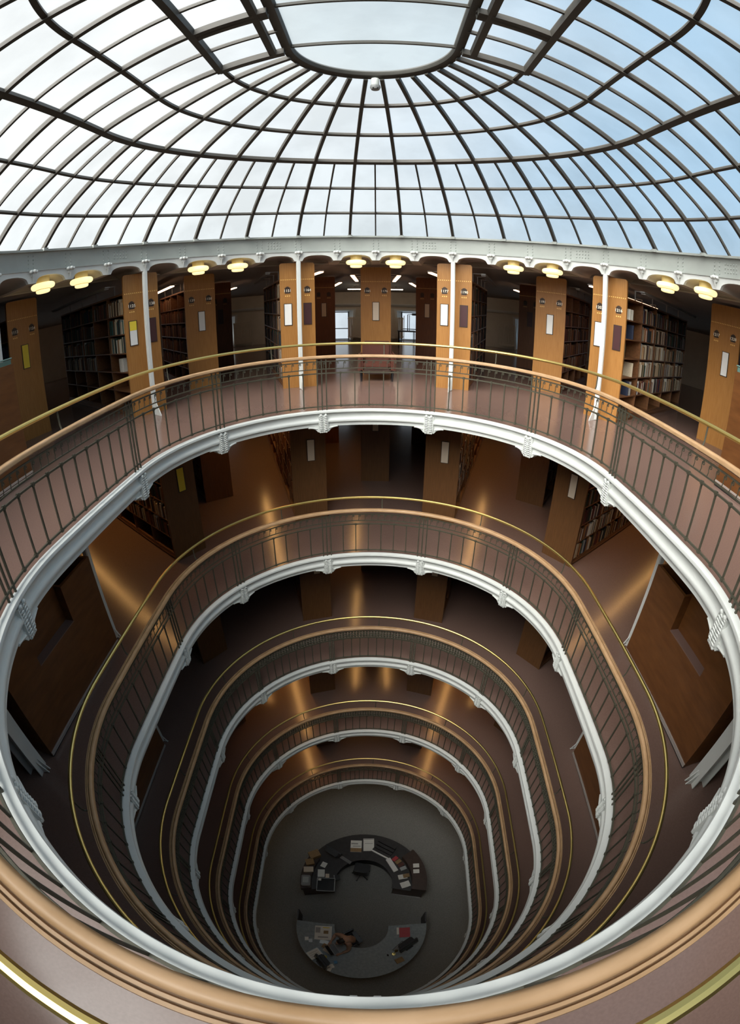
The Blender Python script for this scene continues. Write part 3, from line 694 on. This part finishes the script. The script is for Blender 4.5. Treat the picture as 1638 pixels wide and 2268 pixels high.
# other visible runs
for b in range(0,4):
    for row in range(0,6):
        if row==5 and b<2: continue
        if row==0: continue
        fill('a-36',-1,row,b,False,BRN,.9)
        fill('a36',1,row,b,False,[0,5,1,7,9,0,4],.9)
for b in range(0,5):
    for row in range(0,6):
        fill('a-18',-1,row,b,False,DK if b else MIX,.95); fill('a18',1,row,b,False,DK,.9)
for b in range(0,4):
    for row in range(1,5): fill('a-72',-1,row,b,False,[3,3,1,2,3],.95); fill('a72',1,row,b,False,[3,7,1,2,3],.95)
# second gallery
for b in range(0,4):
    for row in range(0,6):
        if row==0 and b<2 : 
            fill('1_54',1,row,b,True,MIX,.9); continue
        fill('1_54',1,row,b,b==0,MIX if row<3 else DK,.92)
        if row>0: fill('1_-54',-1,row,b,b==0,MIX if row<3 else DK,.93)
        if b<3: fill('1_-36',-1,row,b,False,BRN,.95); fill('1_36',1,row,b,False,DK,.95)
        fill('1_-18',-1,row,b,False,BRN,.97); fill('1_18',1,row,b,False,MIX,.97)
ob('books',stuff.mesh('more_books',BM,smooth=False),label='mass of dark bound books filling the deeper bookcase shelves',cat='books',kind='stuff')
print('single books',nbk)
# ------------------------------------------------------------------ lamps
def lampmeshes(mt):
    m=MB(); m.lathe([(0,.30),(.115,.30),(.115,.10),(.10,.085),(0,.085)],28); cap=m.mesh('lamp_cap',M['lampcap'])
    m=MB(); m.lathe([(.09,.10),(.17,.10),(.195,.085),(.205,.06),(.20,.03),(.18,.01),(.12,.0),(0,.0)],32); sh=m.mesh('lamp_shade',mt)
    m=MB(); m.lathe([(.095,0),(.118,-.008),(.122,-.03),(.112,-.052),(.09,-.06),(0,-.06)],28); lo=m.mesh('lower_shade',mt)
    m=MB(); m.lathe([(.125,.004),(.10,.004),(.095,-.008),(.128,-.008),(.125,.004)],28); rg=m.mesh('collar_ring',M['lampcap'])  # plain cream collar between upper and lower glass
    return cap,sh,lo,rg
LU=lampmeshes(M['lamp']); LL=lampmeshes(M['lampmid'])
def lamp(p,label,ms,group):
    t=thing('ceiling_lamp',label,'lamp',p,0,group)
    for nm,me in zip(('lamp_cap','lamp_shade','lower_shade','collar_ring'),ms): ob(nm,me,t)
    return t
LTX={-76.5:'just left above number plate 1113',-67.5:'just right of number plate 1124',-40.5:'left above bookcase 1139',-31.5:'right above bookcase 1150',-4.5:'left above the armchair bookcase 1165',4.5:'right above the armchair bookcase 1176',31.5:'left above bookcase 1191',40.5:'right above bookcase 1202',67.5:'just left of number plate 1217',76.5:'just right above number plate 1228'}
for a,tx in LTX.items(): lamp(pt(5.10,a,2.585),'glowing cream stepped ceiling lamp '+tx,LU,'lamps under the top arcade')
for a in (-150,-100,-60,-20,20,60,100,150): lamp(pt(4.6,a,ZG+2.55),'warm stepped ceiling lamp hidden over the ground floor carpet',LL,'warm lamps over the ground floor')
for a,tx in ((-12.5,'back shelves, added fill behind bookcase 1151'),(-3.2,'the left dormer window'),(3.2,'the right dormer window'),(12.5,'back shelves, added fill behind bookcase 1190')):  # outer pair is added, hidden behind bookcases to light the wall
    t=thing('ceiling_strip','pale ceiling strip lamp by the outer wall, above '+tx+(', left side' if a<-10 else (', right side' if a>10 else '')),'lamp',pt(15.2,a,2.36),-radians(a),'strip lamps by the outer wall')
    m=MB(); m.bbox(-.32,.32,-.07,.07,.03,.10,.01); m.box(-.02,.02,-.02,.02,.10,.25); ob('housing',m.mesh('strip_housing',M['white'],smooth=False),t)
    m=MB(); m.bbox(-.30,.30,-.055,.055,0,.03,.008); ob('diffuser',m.mesh('strip_diffuser',M['aisle'],smooth=False),t)
# ------------------------------------------------------------------ armchair on the top gallery
t=thing('armchair','red brown leather armchair in front of bookcase 1165, top gallery','armchair',(.02,7.02,0),0)
m=MB(); m.bbox(-.30,.30,-.24,.30,.28,.46,.05); ob('seat',m.mesh('armchair_seat',M['leather']),t)
m=MB(); m.bbox(-.33,.33,.22,.36,.34,.87,.055); ob('backrest',m.mesh('armchair_back',M['leather']),t)
for s in (-1,1):
    m=MB(); m.bbox(s*.36-.055,s*.36+.055,-.26,.34,.20,.62,.045); ob('armrest',m.mesh('armchair_arm',M['leather']),t)
    for y in (-.22,.30): m=MB(); m.tube([(s*.34,y,0),(s*.35,y,.24)],[.018,.024],8); ob('leg',m.mesh('armchair_leg',M['black']),t)
m=MB(); m.bbox(-.30,.30,-.22,.30,.16,.28,.02); ob('base',m.mesh('armchair_base',M['deskwood']),t)
t=thing('side_table','small black table with a jointed lamp stand by the right dormer window','table',(1.22,15.2,0),0)
m=MB(); m.bbox(-.35,.35,-.3,.3,.62,.66,.008); ob('tabletop',m.mesh('side_table_top',M['black']),t)
for sx in (-.3,.3):
    for sy in (-.25,.25): m=MB(); m.tube([(sx,sy,0),(sx,sy,.62)],.015,6); ob('leg',m.mesh('side_table_leg',M['black']),t)
m=MB(); m.tube([(.05,0,.66),(.05,0,1.32),(.3,0,1.34)],.018,6); m.tube([(.12,0,.66),(.12,0,1.3)],.012,6); m.bbox(.2,.42,-.06,.06,1.29,1.37,.02); ob('lamp_stand',m.mesh('lamp_stand',M['black']),t)
# ------------------------------------------------------------------ ground floor desk
ZT=ZG+.761
def ringpoly(cx,cy,r0,r1,a0,a1,n=40,yclip=None):
    o=[(cx+r1*cos(a0+(a1-a0)*k/n),cy+r1*sin(a0+(a1-a0)*k/n)) for k in range(n+1)]
    i=[(cx+r0*cos(a0+(a1-a0)*k/n),cy+r0*sin(a0+(a1-a0)*k/n)) for k in reversed(range(n+1))]
    return o+i
def ringsolid(name,mt,parent,cx,cy,r0,r1,a0,a1,z0,z1,n=40):
    m=MB(); stn=[(cx,cy,cos(a0+(a1-a0)*k/n),sin(a0+(a1-a0)*k/n)) for k in range(n+1)]
    m.sweep([(r0,z0),(r1,z0),(r1,z1),(r0,z1)],stn,closed=False,cap=True); return ob(name,m.mesh(name,mt),parent)
def desk(label,cy,a0,a1,mt,up):
    t=thing('reception_desk',label,'desk',(-.02,cy,ZG),0,'round information desk halves')
    ringsolid('worktop',mt,t,0,0,.90 if up else .80,1.93,a0,a1,.73,.76)
    ringsolid('front_panel',M['deskwood'] if up else M['deskblack'],t,0,0,1.84,1.90,a0+.015,a1-.015,.0,.73)
    ringsolid('kick_panel',M['black'],t,0,0,1.0 if up else 1.28,1.03 if up else 1.31,a0+.02,a1-.02,.05,.73)
    for a in (a0,a1):
        c,s=cos(a),sin(a); m=MB(); T=Matrix.Rotation(a,4,'Z'); sg=.02 if a==a0 else -.02
        m.box(.93 if up else .83,1.9,min(0,sg*2),max(0,sg*2),0,.73,T); ob('end_panel',m.mesh('desk_end_panel',M['deskwood'] if up else M['deskblack'],smooth=False),t)
    return t
d1=desk('black half round information desk loaded with books and screens, far half',1.20,radians(-12),radians(192),M['deskblack'],True)
ringsolid('raised_counter',M['deskwood'],d1,0,0,1.50,1.95,radians(-12),radians(38),.76,1.06)
ringsolid('raised_counter',M['deskwood'],d1,0,0,1.62,1.95,radians(150),radians(192),.76,.98)
ringsolid('edge_strip',M['silver'],d1,0,0,.93,1.90,radians(-12.4),radians(-12),.0,.05)
d2=desk('slate grey half round information desk where the person sits, near half',-.46,radians(177),radians(363),M['deskgrey'],False)
for s in (-1,1):
    m=MB(); m.box(s*1.88-.02,s*1.88+.02,.10,.46,0,1.05); ob('end_screen',m.mesh('desk_end_screen',M['deskblack'],smooth=False),d2)
def flat(name,label,cat,x,y,w,d,h,mk,rz=0,z=ZT,group=None,b=.004):
    m=MB(); m.bbox(-w/2,w/2,-d/2,d/2,0,h,min(b,h*.4)); o=ob(name,m.mesh(name,M[mk],smooth=False),None,(x,y,z),rz,None,label,cat,group); return o
def sheet(name,label,cat,x,y,w,d,rz,marks,z=ZT,base='paper',group=None):
    o=flat(name,label,cat,x,y,w,d,.006,base,rz,z,group,.001)
    for (mx,my,mw,md,mk) in marks:
        m=MB(); m.box(mx-mw/2,mx+mw/2,my-md/2,my+md/2,.006,.0075); ob('printed_block',m.mesh('printed_block',M[mk],smooth=False),o)
    return o
sheet('leaflet','white leaflet with a red brown printed foot on the far desk','leaflet',-.31,2.64,.36,.46,0,[(0,-.15,.36,.15,'brownbox'),(-.05,.10,.22,.05,'ink'),(.02,.0,.26,.03,'ink')])
sheet('notice','large white notice with a dark top edge on the far desk','notice',.10,2.71,.35,.50,.03,[(0,.22,.33,.03,'ink'),(0,.05,.26,.02,'ink')])
# monitors
def monitor(label,x,y,rz,w=.55,hh=.34,mk='black',tilt=-.25):
    t=thing('monitor',label,'monitor',(x,y,ZT),rz)
    m=MB(); m.bbox(-.13,.13,-.10,.10,0,.02,.006); ob('base',m.mesh('monitor_base',M[mk]),t)
    m=MB(); m.tube([(0,.02,.02),(0,.03,.22)],.022,8); ob('stand',m.mesh('monitor_stand',M[mk]),t)
    T=Matrix.Translation((0,0,.30))@Matrix.Rotation(tilt,4,'X')
    m=MB(); m.bbox(-w/2,w/2,-.02,.035,-hh/2,hh/2,.008,T); m.bbox(-w*.38,w*.38,.03,.20,-hh*.40,hh*.42,.03,T); ob('casing',m.mesh('monitor_casing',M[mk]),t)
    m=MB(); m.box(-w/2+.015,w/2-.015,-.023,-.0205,-hh/2+.015,hh/2-.015,T); ob('screen',m.mesh('monitor_screen',mat('dark_screen',(.01,.012,.016),.15),smooth=False),t)
    return t
def keyboard(label,x,y,rz,mk='black'):
    t=thing('keyboard',label,'keyboard',(x,y,ZT),rz); m=MB(); m.bbox(-.22,.22,-.07,.07,0,.018,.005); ob('tray',m.mesh('keyboard_tray',M[mk]),t)
    m=MB()
    for r in range(4):
        for k in range(13): m.box(-.205+k*.0315,-.18+k*.0315,-.055+r*.029,-.032+r*.029,.018,.023)
    ob('keys',m.mesh('keyboard_keys',M['greypl'],smooth=False),t,kind='stuff')
monitor('black monitor on the far desk beside the brown boxes',-.98,2.34,radians(145),.60)
monitor('dark monitor on the near desk, seen edge on at the front left',-1.12,-1.88,radians(-55),.58)
t=thing('laptop','grey laptop under the hands of the person at the near desk','laptop',(-.745,-1.315,ZT),radians(122))
m=MB(); m.bbox(-.21,.21,-.15,.13,0,.012,.004); ob('base',m.mesh('laptop_base',M['greypl'],smooth=False),t)
m=MB()
for r in range(4):
    for k in range(12): m.box(-.19+k*.032,-.164+k*.032,-.03+r*.034,-.004+r*.034,.012,.0135)
ob('keys',m.mesh('laptop_keys',M['black'],smooth=False),t,kind='stuff')
T=Matrix.Translation((0,.13,.012))@Matrix.Rotation(-.45,4,'X')
m=MB(); m.bbox(-.21,.21,0,.012,0,.26,.004,T); ob('lid',m.mesh('laptop_lid',M['silver'],smooth=False),t); m=MB(); m.box(-.195,.195,-.002,0,.02,.245,T); ob('screen',m.mesh('laptop_screen',mat('laptop_display',(.01,.012,.016),.15),smooth=False),t)
monitor('black monitor at the lit end of the near desk',1.36,-1.22,radians(40),.66)
keyboard('black keyboard by the red folder desk monitor',1.10,-1.20,radians(50))
keyboard('dark keyboard on the far desk by the black monitor',-.62,2.08,radians(145))
# rack of leaflets and coloured books on the far desk
t=thing('display_rack','black slanted display rack with a white front edge on the far desk','rack',(.60,2.52,ZT),radians(-32))
m=MB(); T=Matrix.Rotation(.5,4,'X')
for k in range(4): m.bbox(-.32,.32,-.22+k*.12,-.12+k*.12,.02,.05+.04*k,.004)
ob('trays',m.mesh('rack_trays',M['deskblack'],smooth=False),t)
m=MB(); m.bbox(-.33,.33,-.27,-.22,0,.06,.004); ob('front_edge',m.mesh('rack_edge',M['card'],smooth=False),t)
cols=['redpaper','brownbox','leather','silver','deskblack','brownbox','redpaper','greypl']
nm8=['red','pale brown','reddish','silver grey','black','brown','dark red','grey']
for k in range(6):
    a=radians(44-k*6.5); flat('book','%s book lying beside the raised counter of the far desk, %s along'%(nm8[k],ORD[k]),'book',-.02+1.36*cos(a),1.20+1.36*sin(a),.20,.13,.05+.01*(k%3),cols[k],a,ZT,'small books beside the raised counter')
flat('long_box','white long narrow box on the far desk below the rack','box',.86,1.90,.16,.56,.06,'card',radians(28))
for k,(x,y) in enumerate(((1.60,1.76),(1.60,1.54))): flat('card_stack','white card stack on the raised counter, %s one'%('farther','nearer')[k],'cards',x,y,.19,.15,.03,'paper',.02,ZG+1.06)
flat('paper_stack','pale paper stack at the open end of the far desk','papers',1.20,1.44,.28,.18,.03,'paper',.2)
t=thing('open_book','open white book at the open end of the far desk','book',(1.28,1.14,ZT),.35)
for s in (-1,1):
    m=MB(); m.bbox(min(0,s*.15),max(0,s*.15),-.11,.11,.0,.02,.006,Matrix.Rotation(-s*.12,4,'Y')); ob('page_block',m.mesh('page_block',M['paper'],smooth=False),t)
for k,(x,y,w,d,h,mk,tx) in enumerate(((-1.60,2.10,.34,.26,.20,'brownbox','largest brown box on the far desk rim'),(-1.72,1.80,.26,.22,.16,'brownbox','middle brown box on the far desk rim'),(-1.74,1.52,.30,.20,.10,'cream','flat cream box on the far desk rim'))): flat('box',tx,'box',x,y,w,d,h,mk,radians(30-k*12),ZG+.982)
flat('paper_stack','white paper stack between the boxes and the chair','papers',-1.36,1.50,.22,.29,.03,'paper',.05)
flat('note_pad','small white note pad above the paper stack on the far desk','pad',-1.30,1.84,.17,.20,.02,'paper',-.4)
flat('note_pad','small square cream pad beside the telephone on the far desk','pad',-1.16,1.42,.12,.15,.02,'cream',.05)
t=thing('copier','black flatbed copier with a pale frame at the end of the far desk','copier',(-1.17,1.02,ZT),.02)
m=MB(); m.bbox(-.27,.27,-.24,.24,0,.20,.015); ob('body',m.mesh('copier_body',M['black'],smooth=False),t)
m=MB(); m.bbox(-.27,.27,-.25,-.235,.18,.215,.004); m.bbox(-.27,.27,.235,.25,.18,.215,.004); m.bbox(-.28,-.262,-.25,.25,.18,.215,.004); m.bbox(.262,.28,-.25,.25,.18,.215,.004); ob('frame',m.mesh('copier_frame',M['silver'],smooth=False),t)
m=MB(); m.box(-.25,.25,-.23,.23,.20,.204); ob('glass_bed',m.mesh('copier_bed',mat('dark_flatbed',(.012,.014,.016),.25),smooth=False),t)
m=MB(); m.box(-.24,-.15,.14,.22,.204,.207); ob('sticker',m.mesh('copier_sticker',M['paper'],smooth=False),t)
t=thing('printer','grey label printer on the raised rim at the end of the far desk','printer',(-1.78,1.08,ZG+.982),.05)
m=MB(); m.bbox(-.14,.14,-.2,.2,0,.16,.02); ob('body',m.mesh('printer_body',M['greypl'],smooth=False),t); m=MB(); m.box(-.09,.09,-.1,.12,.16,.175); ob('lid',m.mesh('printer_lid',M['silver'],smooth=False),t)
t=thing('telephone','black desk telephone with grey handset on the far desk','telephone',(-.86,1.36,ZT),.2)
m=MB(); m.bbox(-.1,.1,-.1,.1,0,.05,.012); ob('body',m.mesh('phone_body',M['black']),t); m=MB(); m.tube([(-.07,-.09,.07),(-.075,0,.075),(-.07,.09,.07)],[.026,.016,.026],8); ob('handset',m.mesh('phone_handset',M['greypl']),t)
def chair(label,x,y,rz):
    t=thing('office_chair',label,'chair',(x,y,ZG),rz)
    m=MB(); m.bbox(-.25,.25,-.24,.24,.44,.52,.03); ob('seat',m.mesh('chair_seat',M['black']),t)
    m=MB(); m.bbox(-.22,.22,.22,.28,.58,1.0,.03); ob('backrest',m.mesh('chair_back',M['black']),t)
    m=MB(); m.tube([(0,.05,.08),(0,.05,.44)],.028,8); m.tube([(0,.2,.46),(0,.27,.62)],.02,6); ob('column',m.mesh('chair_column',M['black']),t)
    for k in range(5):
        w=k*2*pi/5; m=MB(); m.tube([(0,.05,.10),(.28*cos(w),.05+.28*sin(w),.06)],.018,6); m.ball((.29*cos(w),.05+.29*sin(w),.03),.03,6); ob('leg',m.mesh('chair_leg',M['black']),t)
    return t
chair('empty black office chair tucked under the far desk',-.10,1.82,radians(170))
# near desk things
sheet('newspaper','open newspaper spread on the near desk','newspaper',-1.13,-.76,.50,.52,.02,[(.08,.03,.14,.12,'brownbox'),(-.16,.1,.14,.2,'ink'),(.0,-.16,.3,.05,'ink'),(.08,.2,.2,.03,'yellow')])
for k,(x,y) in enumerate(((-1.60,-1.02),(-1.48,-1.08))): flat('card','small white card, %s of a pair at the outer edge of the near desk'%('outer','inner')[k],'card',x,y,.11,.13,.004,'card' if not k else 'silver',.1)
flat('pamphlet','yellow brown pamphlet beside the newspaper on the near desk','pamphlet',-1.02,-1.26,.22,.16,.02,'brownbox',-.5); flat('pamphlet','pale blue pamphlet under the newspaper edge on the near desk','pamphlet',-1.08,-1.10,.26,.14,.008,'silver',-.2); flat('pamphlet','dull yellow pamphlet pinned between the grey file and the monitor','pamphlet',-.98,-1.42,.24,.12,.025,'yellow' if False else 'cream',-.6)
flat('box_file','grey box file with a pale lid on the near desk','file',-1.32,-1.58,.40,.32,.10,'silver',radians(38))
sheet('form','white ruled form lying on the grey box file','form',-1.32,-1.58,.36,.28,radians(38),[(0,.0,.30,.01,'ink'),(0,.07,.30,.01,'ink'),(0,-.07,.3,.01,'ink')],ZT+.10)
t=thing('tape_dispenser','yellow tape ring beside the grey box file','tape',(-1.02,-1.66,ZT),.3)
m=MB(); m.tube([(.045*cos(q*pi/8),.045*sin(q*pi/8),.02) for q in range(16)],.016,6,closed=True); ob('ring',m.mesh('tape_ring',M['yellow']),t)
flat('blue_tin','small bright blue tin on the near desk','tin',-.70,-1.83,.10,.11,.06,'blue',.3)
for k,(x,y,r) in enumerate(((-.80,-1.98,.5),(-.92,-2.0,.2),(-.86,-2.1,-.3),(-1.0,-1.95,.9))): flat('slip','loose white slip at the front edge of the near desk, %s of four'%ORD[k],'paper slip',x,y,.11,.15,.004,'paper',r)
flat('red_folder','bright red folder at the lit end of the near desk','folder',1.26,-.68,.32,.36,.02,'redpaper',.03); flat('note_pad','white pad peeking out beside the red folder','pad',1.06,-.62,.07,.26,.015,'paper',.03)
t=thing('desk_lamp','small brass coloured desk lamp by the black monitor on the near desk','lamp',(.95,-1.48,ZT),0)
m=MB(); m.lathe([(0,0),(.06,0),(.05,.02),(0,.025)],14); ob('base',m.mesh('lamp_foot',M['brass']),t); m=MB(); m.tube([(0,0,.02),(0,.02,.18),(.05,.08,.24)],.009,6); ob('stem',m.mesh('lamp_stem',M['brass']),t); m=MB(); m.lathe([(.02,.04),(.05,0),(.045,0),(.015,.035)],14,(.06,.09,.22)); ob('shade',m.mesh('desk_lamp_shade',M['brass']),t)
t=thing('mouse','black shiny mouse on the near desk by the brass lamp','mouse',(.78,-1.52,ZT),.3); m=MB(); m.ball((0,0,.016),.04,8,(.75,1.1,.45)); ob('shell',m.mesh('mouse_shell',M['black']),t)
flat('box','brown box with a pale blue lid behind the black monitor, near desk','box',1.12,-1.72,.24,.18,.07,'brownbox',.5)
# ------------------------------------------------------------------ person at the near desk
def skin_mesh(name,V,E_,R,mt,sub=2,root=0):
    me=bpy.data.meshes.new(name); me.from_pydata(V,E_,[]); o=bpy.data.objects.new(name,me); C.objects.link(o)
    sm=o.modifiers.new('s','SKIN'); sm.use_smooth_shade=True
    sk=me.skin_vertices[0].data
    for k,r in enumerate(R): sk[k].radius=(r,r) if not isinstance(r,tuple) else r
    sk[root].use_root=True
    ss=o.modifiers.new('u','SUBSURF'); ss.levels=sub; ss.render_levels=sub
    dg=bpy.context.evaluated_depsgraph_get(); out=bpy.data.meshes.new_from_object(o.evaluated_get(dg)); bpy.data.objects.remove(o); out.name=name
    out.materials.clear(); out.materials.append(mt); out.polygons.foreach_set('use_smooth',[True]*len(out.polygons)); return out
pz=ZG
PP=thing('person','person in a tan jumper with dark hair leaning over papers at the near desk','person',(-.28,-.92,ZG),0)
chair('office chair under the person at the near desk',-.28,-.90,radians(35))
# local axes: person faces f (towards the near left of the desk)
fd=radians(212); F=Vector((cos(fd),sin(fd),0)); Lf=Vector((-sin(fd),cos(fd),0))   # Lf = the person's left
def Q(f,l,z): v=F*f+Lf*l; return (v.x,v.y,z)
V=[];EE=[];RR=[]
def chain(pts,rs,start=None):
    prev=start
    for p,r in zip(pts,rs):
        V.append(p); RR.append(r); i=len(V)-1
        if prev is not None: EE.append((prev,i))
        prev=i
    return prev
pel=chain([Q(0,0,.56)],[.15]); ch=chain([Q(.04,0,.70),Q(.12,0,.86),Q(.20,0,1.0)],[.14,.15,.145],pel)
nk=chain([Q(.27,0,1.10),Q(.31,0,1.15)],[.065,.055],ch); hd=chain([Q(.36,0,1.19),Q(.42,0,1.215),Q(.46,0,1.20)],[.085,.095,.075],nk)
chain([Q(.485,0,1.135),Q(.545,0,1.16)],[.016,.010],hd)
HANDS=[]
for s,elb,wr in ((1,(.30,.34,.84),(.56,.34,.80)),(-1,(.34,-.36,.84),(.58,-.20,.80))):
    sh=chain([Q(.20,s*.10,1.02),Q(.20,s*.19,1.0)],[.10,.075],ch)
    w=chain([Q(*elb),Q((elb[0]+wr[0])/2,(elb[1]+wr[1])/2,.82),Q(*wr)],[.05,.042,.028],sh)
    d=Vector((wr[0]-elb[0],wr[1]-elb[1])).normalized(); pd=Vector((-d.y,d.x))
    pm=(wr[0]+d.x*.05,wr[1]+d.y*.05,.795); pw=chain([Q(*pm)],[(.036,.018)],w)
    for k,(off,ln) in enumerate(((-.030,.062),(-.010,.075),(.010,.070),(.030,.055))):
        b=(pm[0]+d.x*.04+pd.x*off,pm[1]+d.y*.04+pd.y*off); 
        chain([Q(b[0],b[1],.797),Q(b[0]+d.x*ln*.5,b[1]+d.y*ln*.5,.80),Q(b[0]+d.x*ln,b[1]+d.y*ln,.783)],[.0095,.009,.0075],pw)
    o=-s*.036; b=(pm[0]-d.x*.01+pd.x*o,pm[1]-d.y*.01+pd.y*o)
    chain([Q(b[0],b[1],.79),Q(b[0]+d.x*.03+pd.x*o*.5,b[1]+d.y*.03+pd.y*o*.5,.785),Q(b[0]+d.x*.055+pd.x*o*.5,b[1]+d.y*.055+pd.y*o*.5,.778)],[.011,.010,.008],pw)
for s in (1,-1): chain([Q(.02,s*.10,.53),Q(.24,s*.13,.53),Q(.43,s*.14,.52),Q(.44,s*.14,.30),Q(.42,s*.14,.08),Q(.54,s*.15,.035)],[.10,.085,.062,.055,.04,.035],pel)
ob('body',skin_mesh('person_body',V,EE,RR,M['skin']),PP)
V=[];EE=[];RR=[]
pel=chain([Q(-.01,0,.58)],[.165]); ch=chain([Q(.04,0,.70),Q(.12,0,.86),Q(.20,0,1.0)],[.155,.17,.165],pel); chain([Q(.255,0,1.08)],[.075],ch)
for s,elb,wr in ((1,(.30,.34,.84),(.53,.34,.802)),(-1,(.34,-.36,.84),(.55,-.215,.802))):
    sh=chain([Q(.20,s*.10,1.02),Q(.20,s*.20,1.0)],[.115,.09],ch)
    chain([Q(*elb),Q((elb[0]+wr[0])/2,(elb[1]+wr[1])/2,.825),Q(*wr)],[.064,.055,.040],sh)
ob('jumper',skin_mesh('person_jumper',V,EE,RR,M['sweater']),PP)
V=[];EE=[];RR=[]
pel=chain([Q(0,0,.55)],[.16])
for s in (1,-1): chain([Q(.02,s*.10,.53),Q(.24,s*.13,.53),Q(.43,s*.14,.52),Q(.44,s*.14,.30),Q(.42,s*.14,.11)],[.112,.098,.075,.07,.06],pel)
ob('trousers',skin_mesh('person_trousers',V,EE,RR,M['jeans']),PP)
V=[];EE=[];RR=[]
chain([Q(.30,0,1.235),Q(.36,0,1.25),Q(.42,0,1.262),Q(.465,0,1.245)],[.06,.085,.09,.07]); ob('hair',skin_mesh('person_hair',V,EE,RR,M['hair'],root=1),PP)
m=MB()
for s in (1,-1): m.ball(Q(.40,s*.095,1.19),.022,6,(.8,.8,1.3))
ob('ears',m.mesh('person_ears',M['skin']),PP)
for s in (1,-1):
    m=MB(); m.ball(Q(.525,s*.035,1.185),.012,6); ob('eye',m.mesh('person_eye',M['black']),PP)
m=MB(); m.tube([Q(.505,.025,1.115),Q(.515,0,1.112),Q(.505,-.025,1.115)],.006,5); ob('mouth',m.mesh('person_mouth',mat('lip',(.33,.12,.10),.5)),PP)
# ------------------------------------------------------------------ sky
w=bpy.data.worlds.new('sky'); bpy.context.scene.world=w; w.use_nodes=True; nt=w.node_tree; nt.nodes.clear()
N=nt.nodes.new; Lk=nt.links.new
out=N('ShaderNodeOutputWorld'); bg=N('ShaderNodeBackground'); tc=N('ShaderNodeTexCoord'); sep=N('ShaderNodeSeparateXYZ'); Lk(tc.outputs['Generated'],sep.inputs[0])
def math_(op,a,b=None,c=None):
    n=N('ShaderNodeMath'); n.operation=op
    for k,x in enumerate((a,b,c)):
        if x is None: continue
        if isinstance(x,(int,float)): n.inputs[k].default_value=x
        else: Lk(x,n.inputs[k])
    return n.outputs[0]
no=N('ShaderNodeTexNoise'); no.inputs['Scale'].default_value=2.2; no.inputs['Detail'].default_value=3; Lk(tc.outputs['Generated'],no.inputs['Vector'])
t1=math_('ADD',sep.outputs[0],math_('MULTIPLY',math_('SUBTRACT',no.outputs['Fac'],.5),.7))
mr=N('ShaderNodeMapRange'); mr.interpolation_type='SMOOTHSTEP'; mr.inputs['From Min'].default_value=-.35; mr.inputs['From Max'].default_value=.75; Lk(t1,mr.inputs['Value'])
mix=N('ShaderNodeMix'); mix.data_type='RGBA'; Lk(mr.outputs['Result'],mix.inputs['Factor']); mix.inputs['A'].default_value=(.90,.93,.945,1); mix.inputs['B'].default_value=(.31,.54,.77,1)
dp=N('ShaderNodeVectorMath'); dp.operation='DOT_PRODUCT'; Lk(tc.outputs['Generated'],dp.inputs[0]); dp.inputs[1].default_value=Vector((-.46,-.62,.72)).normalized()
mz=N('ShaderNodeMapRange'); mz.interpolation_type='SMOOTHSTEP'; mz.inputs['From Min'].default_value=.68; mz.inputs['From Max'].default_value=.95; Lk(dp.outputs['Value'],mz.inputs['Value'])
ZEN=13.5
sc_=bpy.context.scene
hz=N('ShaderNodeMapRange'); hz.inputs['From Min'].default_value=.34; hz.inputs['From Max'].default_value=.10; hz.inputs['To Max'].default_value=.55; Lk(sep.outputs[2],hz.inputs['Value'])
hm_=N('ShaderNodeMix'); hm_.data_type='RGBA'; Lk(hz.outputs['Result'],hm_.inputs['Factor']); Lk(mix.outputs['Result'],hm_.inputs['A']); hm_.inputs['B'].default_value=(.76,.85,.90,1)
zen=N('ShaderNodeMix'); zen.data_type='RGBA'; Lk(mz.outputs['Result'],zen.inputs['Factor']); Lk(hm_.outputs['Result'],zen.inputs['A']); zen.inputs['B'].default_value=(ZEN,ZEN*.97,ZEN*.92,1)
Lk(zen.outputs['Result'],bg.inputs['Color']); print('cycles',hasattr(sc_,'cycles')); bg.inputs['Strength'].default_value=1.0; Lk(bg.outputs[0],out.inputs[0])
# ------------------------------------------------------------------ camera (full frame fisheye)
cam=bpy.data.cameras.new('camera'); co=bpy.data.objects.new('camera',cam); C.objects.link(co); bpy.context.scene.camera=co
cam.type='PANO'; cam.panorama_type='FISHEYE_EQUISOLID'
cam.sensor_width=36; cam.sensor_fit='AUTO'; cam.fisheye_lens=1024.5722*36/2268; cam.fisheye_fov=radians(220)
cam.shift_x=.0235; cam.shift_y=.0018; cam.clip_start=.01
pitch,roll,yaw=.4585,-.009,.0504
Rr=Vector((cos(yaw),sin(yaw),0)); F0=Vector((-sin(yaw),cos(yaw),0)); Fw=F0*cos(pitch)-Vector((0,0,sin(pitch))); Up=F0*sin(pitch)+Vector((0,0,cos(pitch)))
r_=Rr*cos(roll)+Up*sin(roll); u_=Up*cos(roll)-Rr*sin(roll)
co.matrix_world=Matrix(((r_.x,u_.x,-Fw.x,-.0096*S),(r_.y,u_.y,-Fw.y,-1.1878*S+.022),(r_.z,u_.z,-Fw.z,.6237*S),(0,0,0,1)))
sc=bpy.context.scene
sc.view_settings.view_transform='Standard'; sc.view_settings.look='None'; sc.view_settings.exposure=0; sc.view_settings.gamma=1
if hasattr(sc,'cycles'): sc.cycles.max_bounces=8; sc.cycles.diffuse_bounces=4; sc.cycles.glossy_bounces=3; sc.cycles.use_adaptive_sampling=True; sc.cycles.adaptive_threshold=.03; sc.cycles.transparent_max_bounces=12; sc.cycles.sample_clamp_indirect=6
print('objects',len(bpy.data.objects))
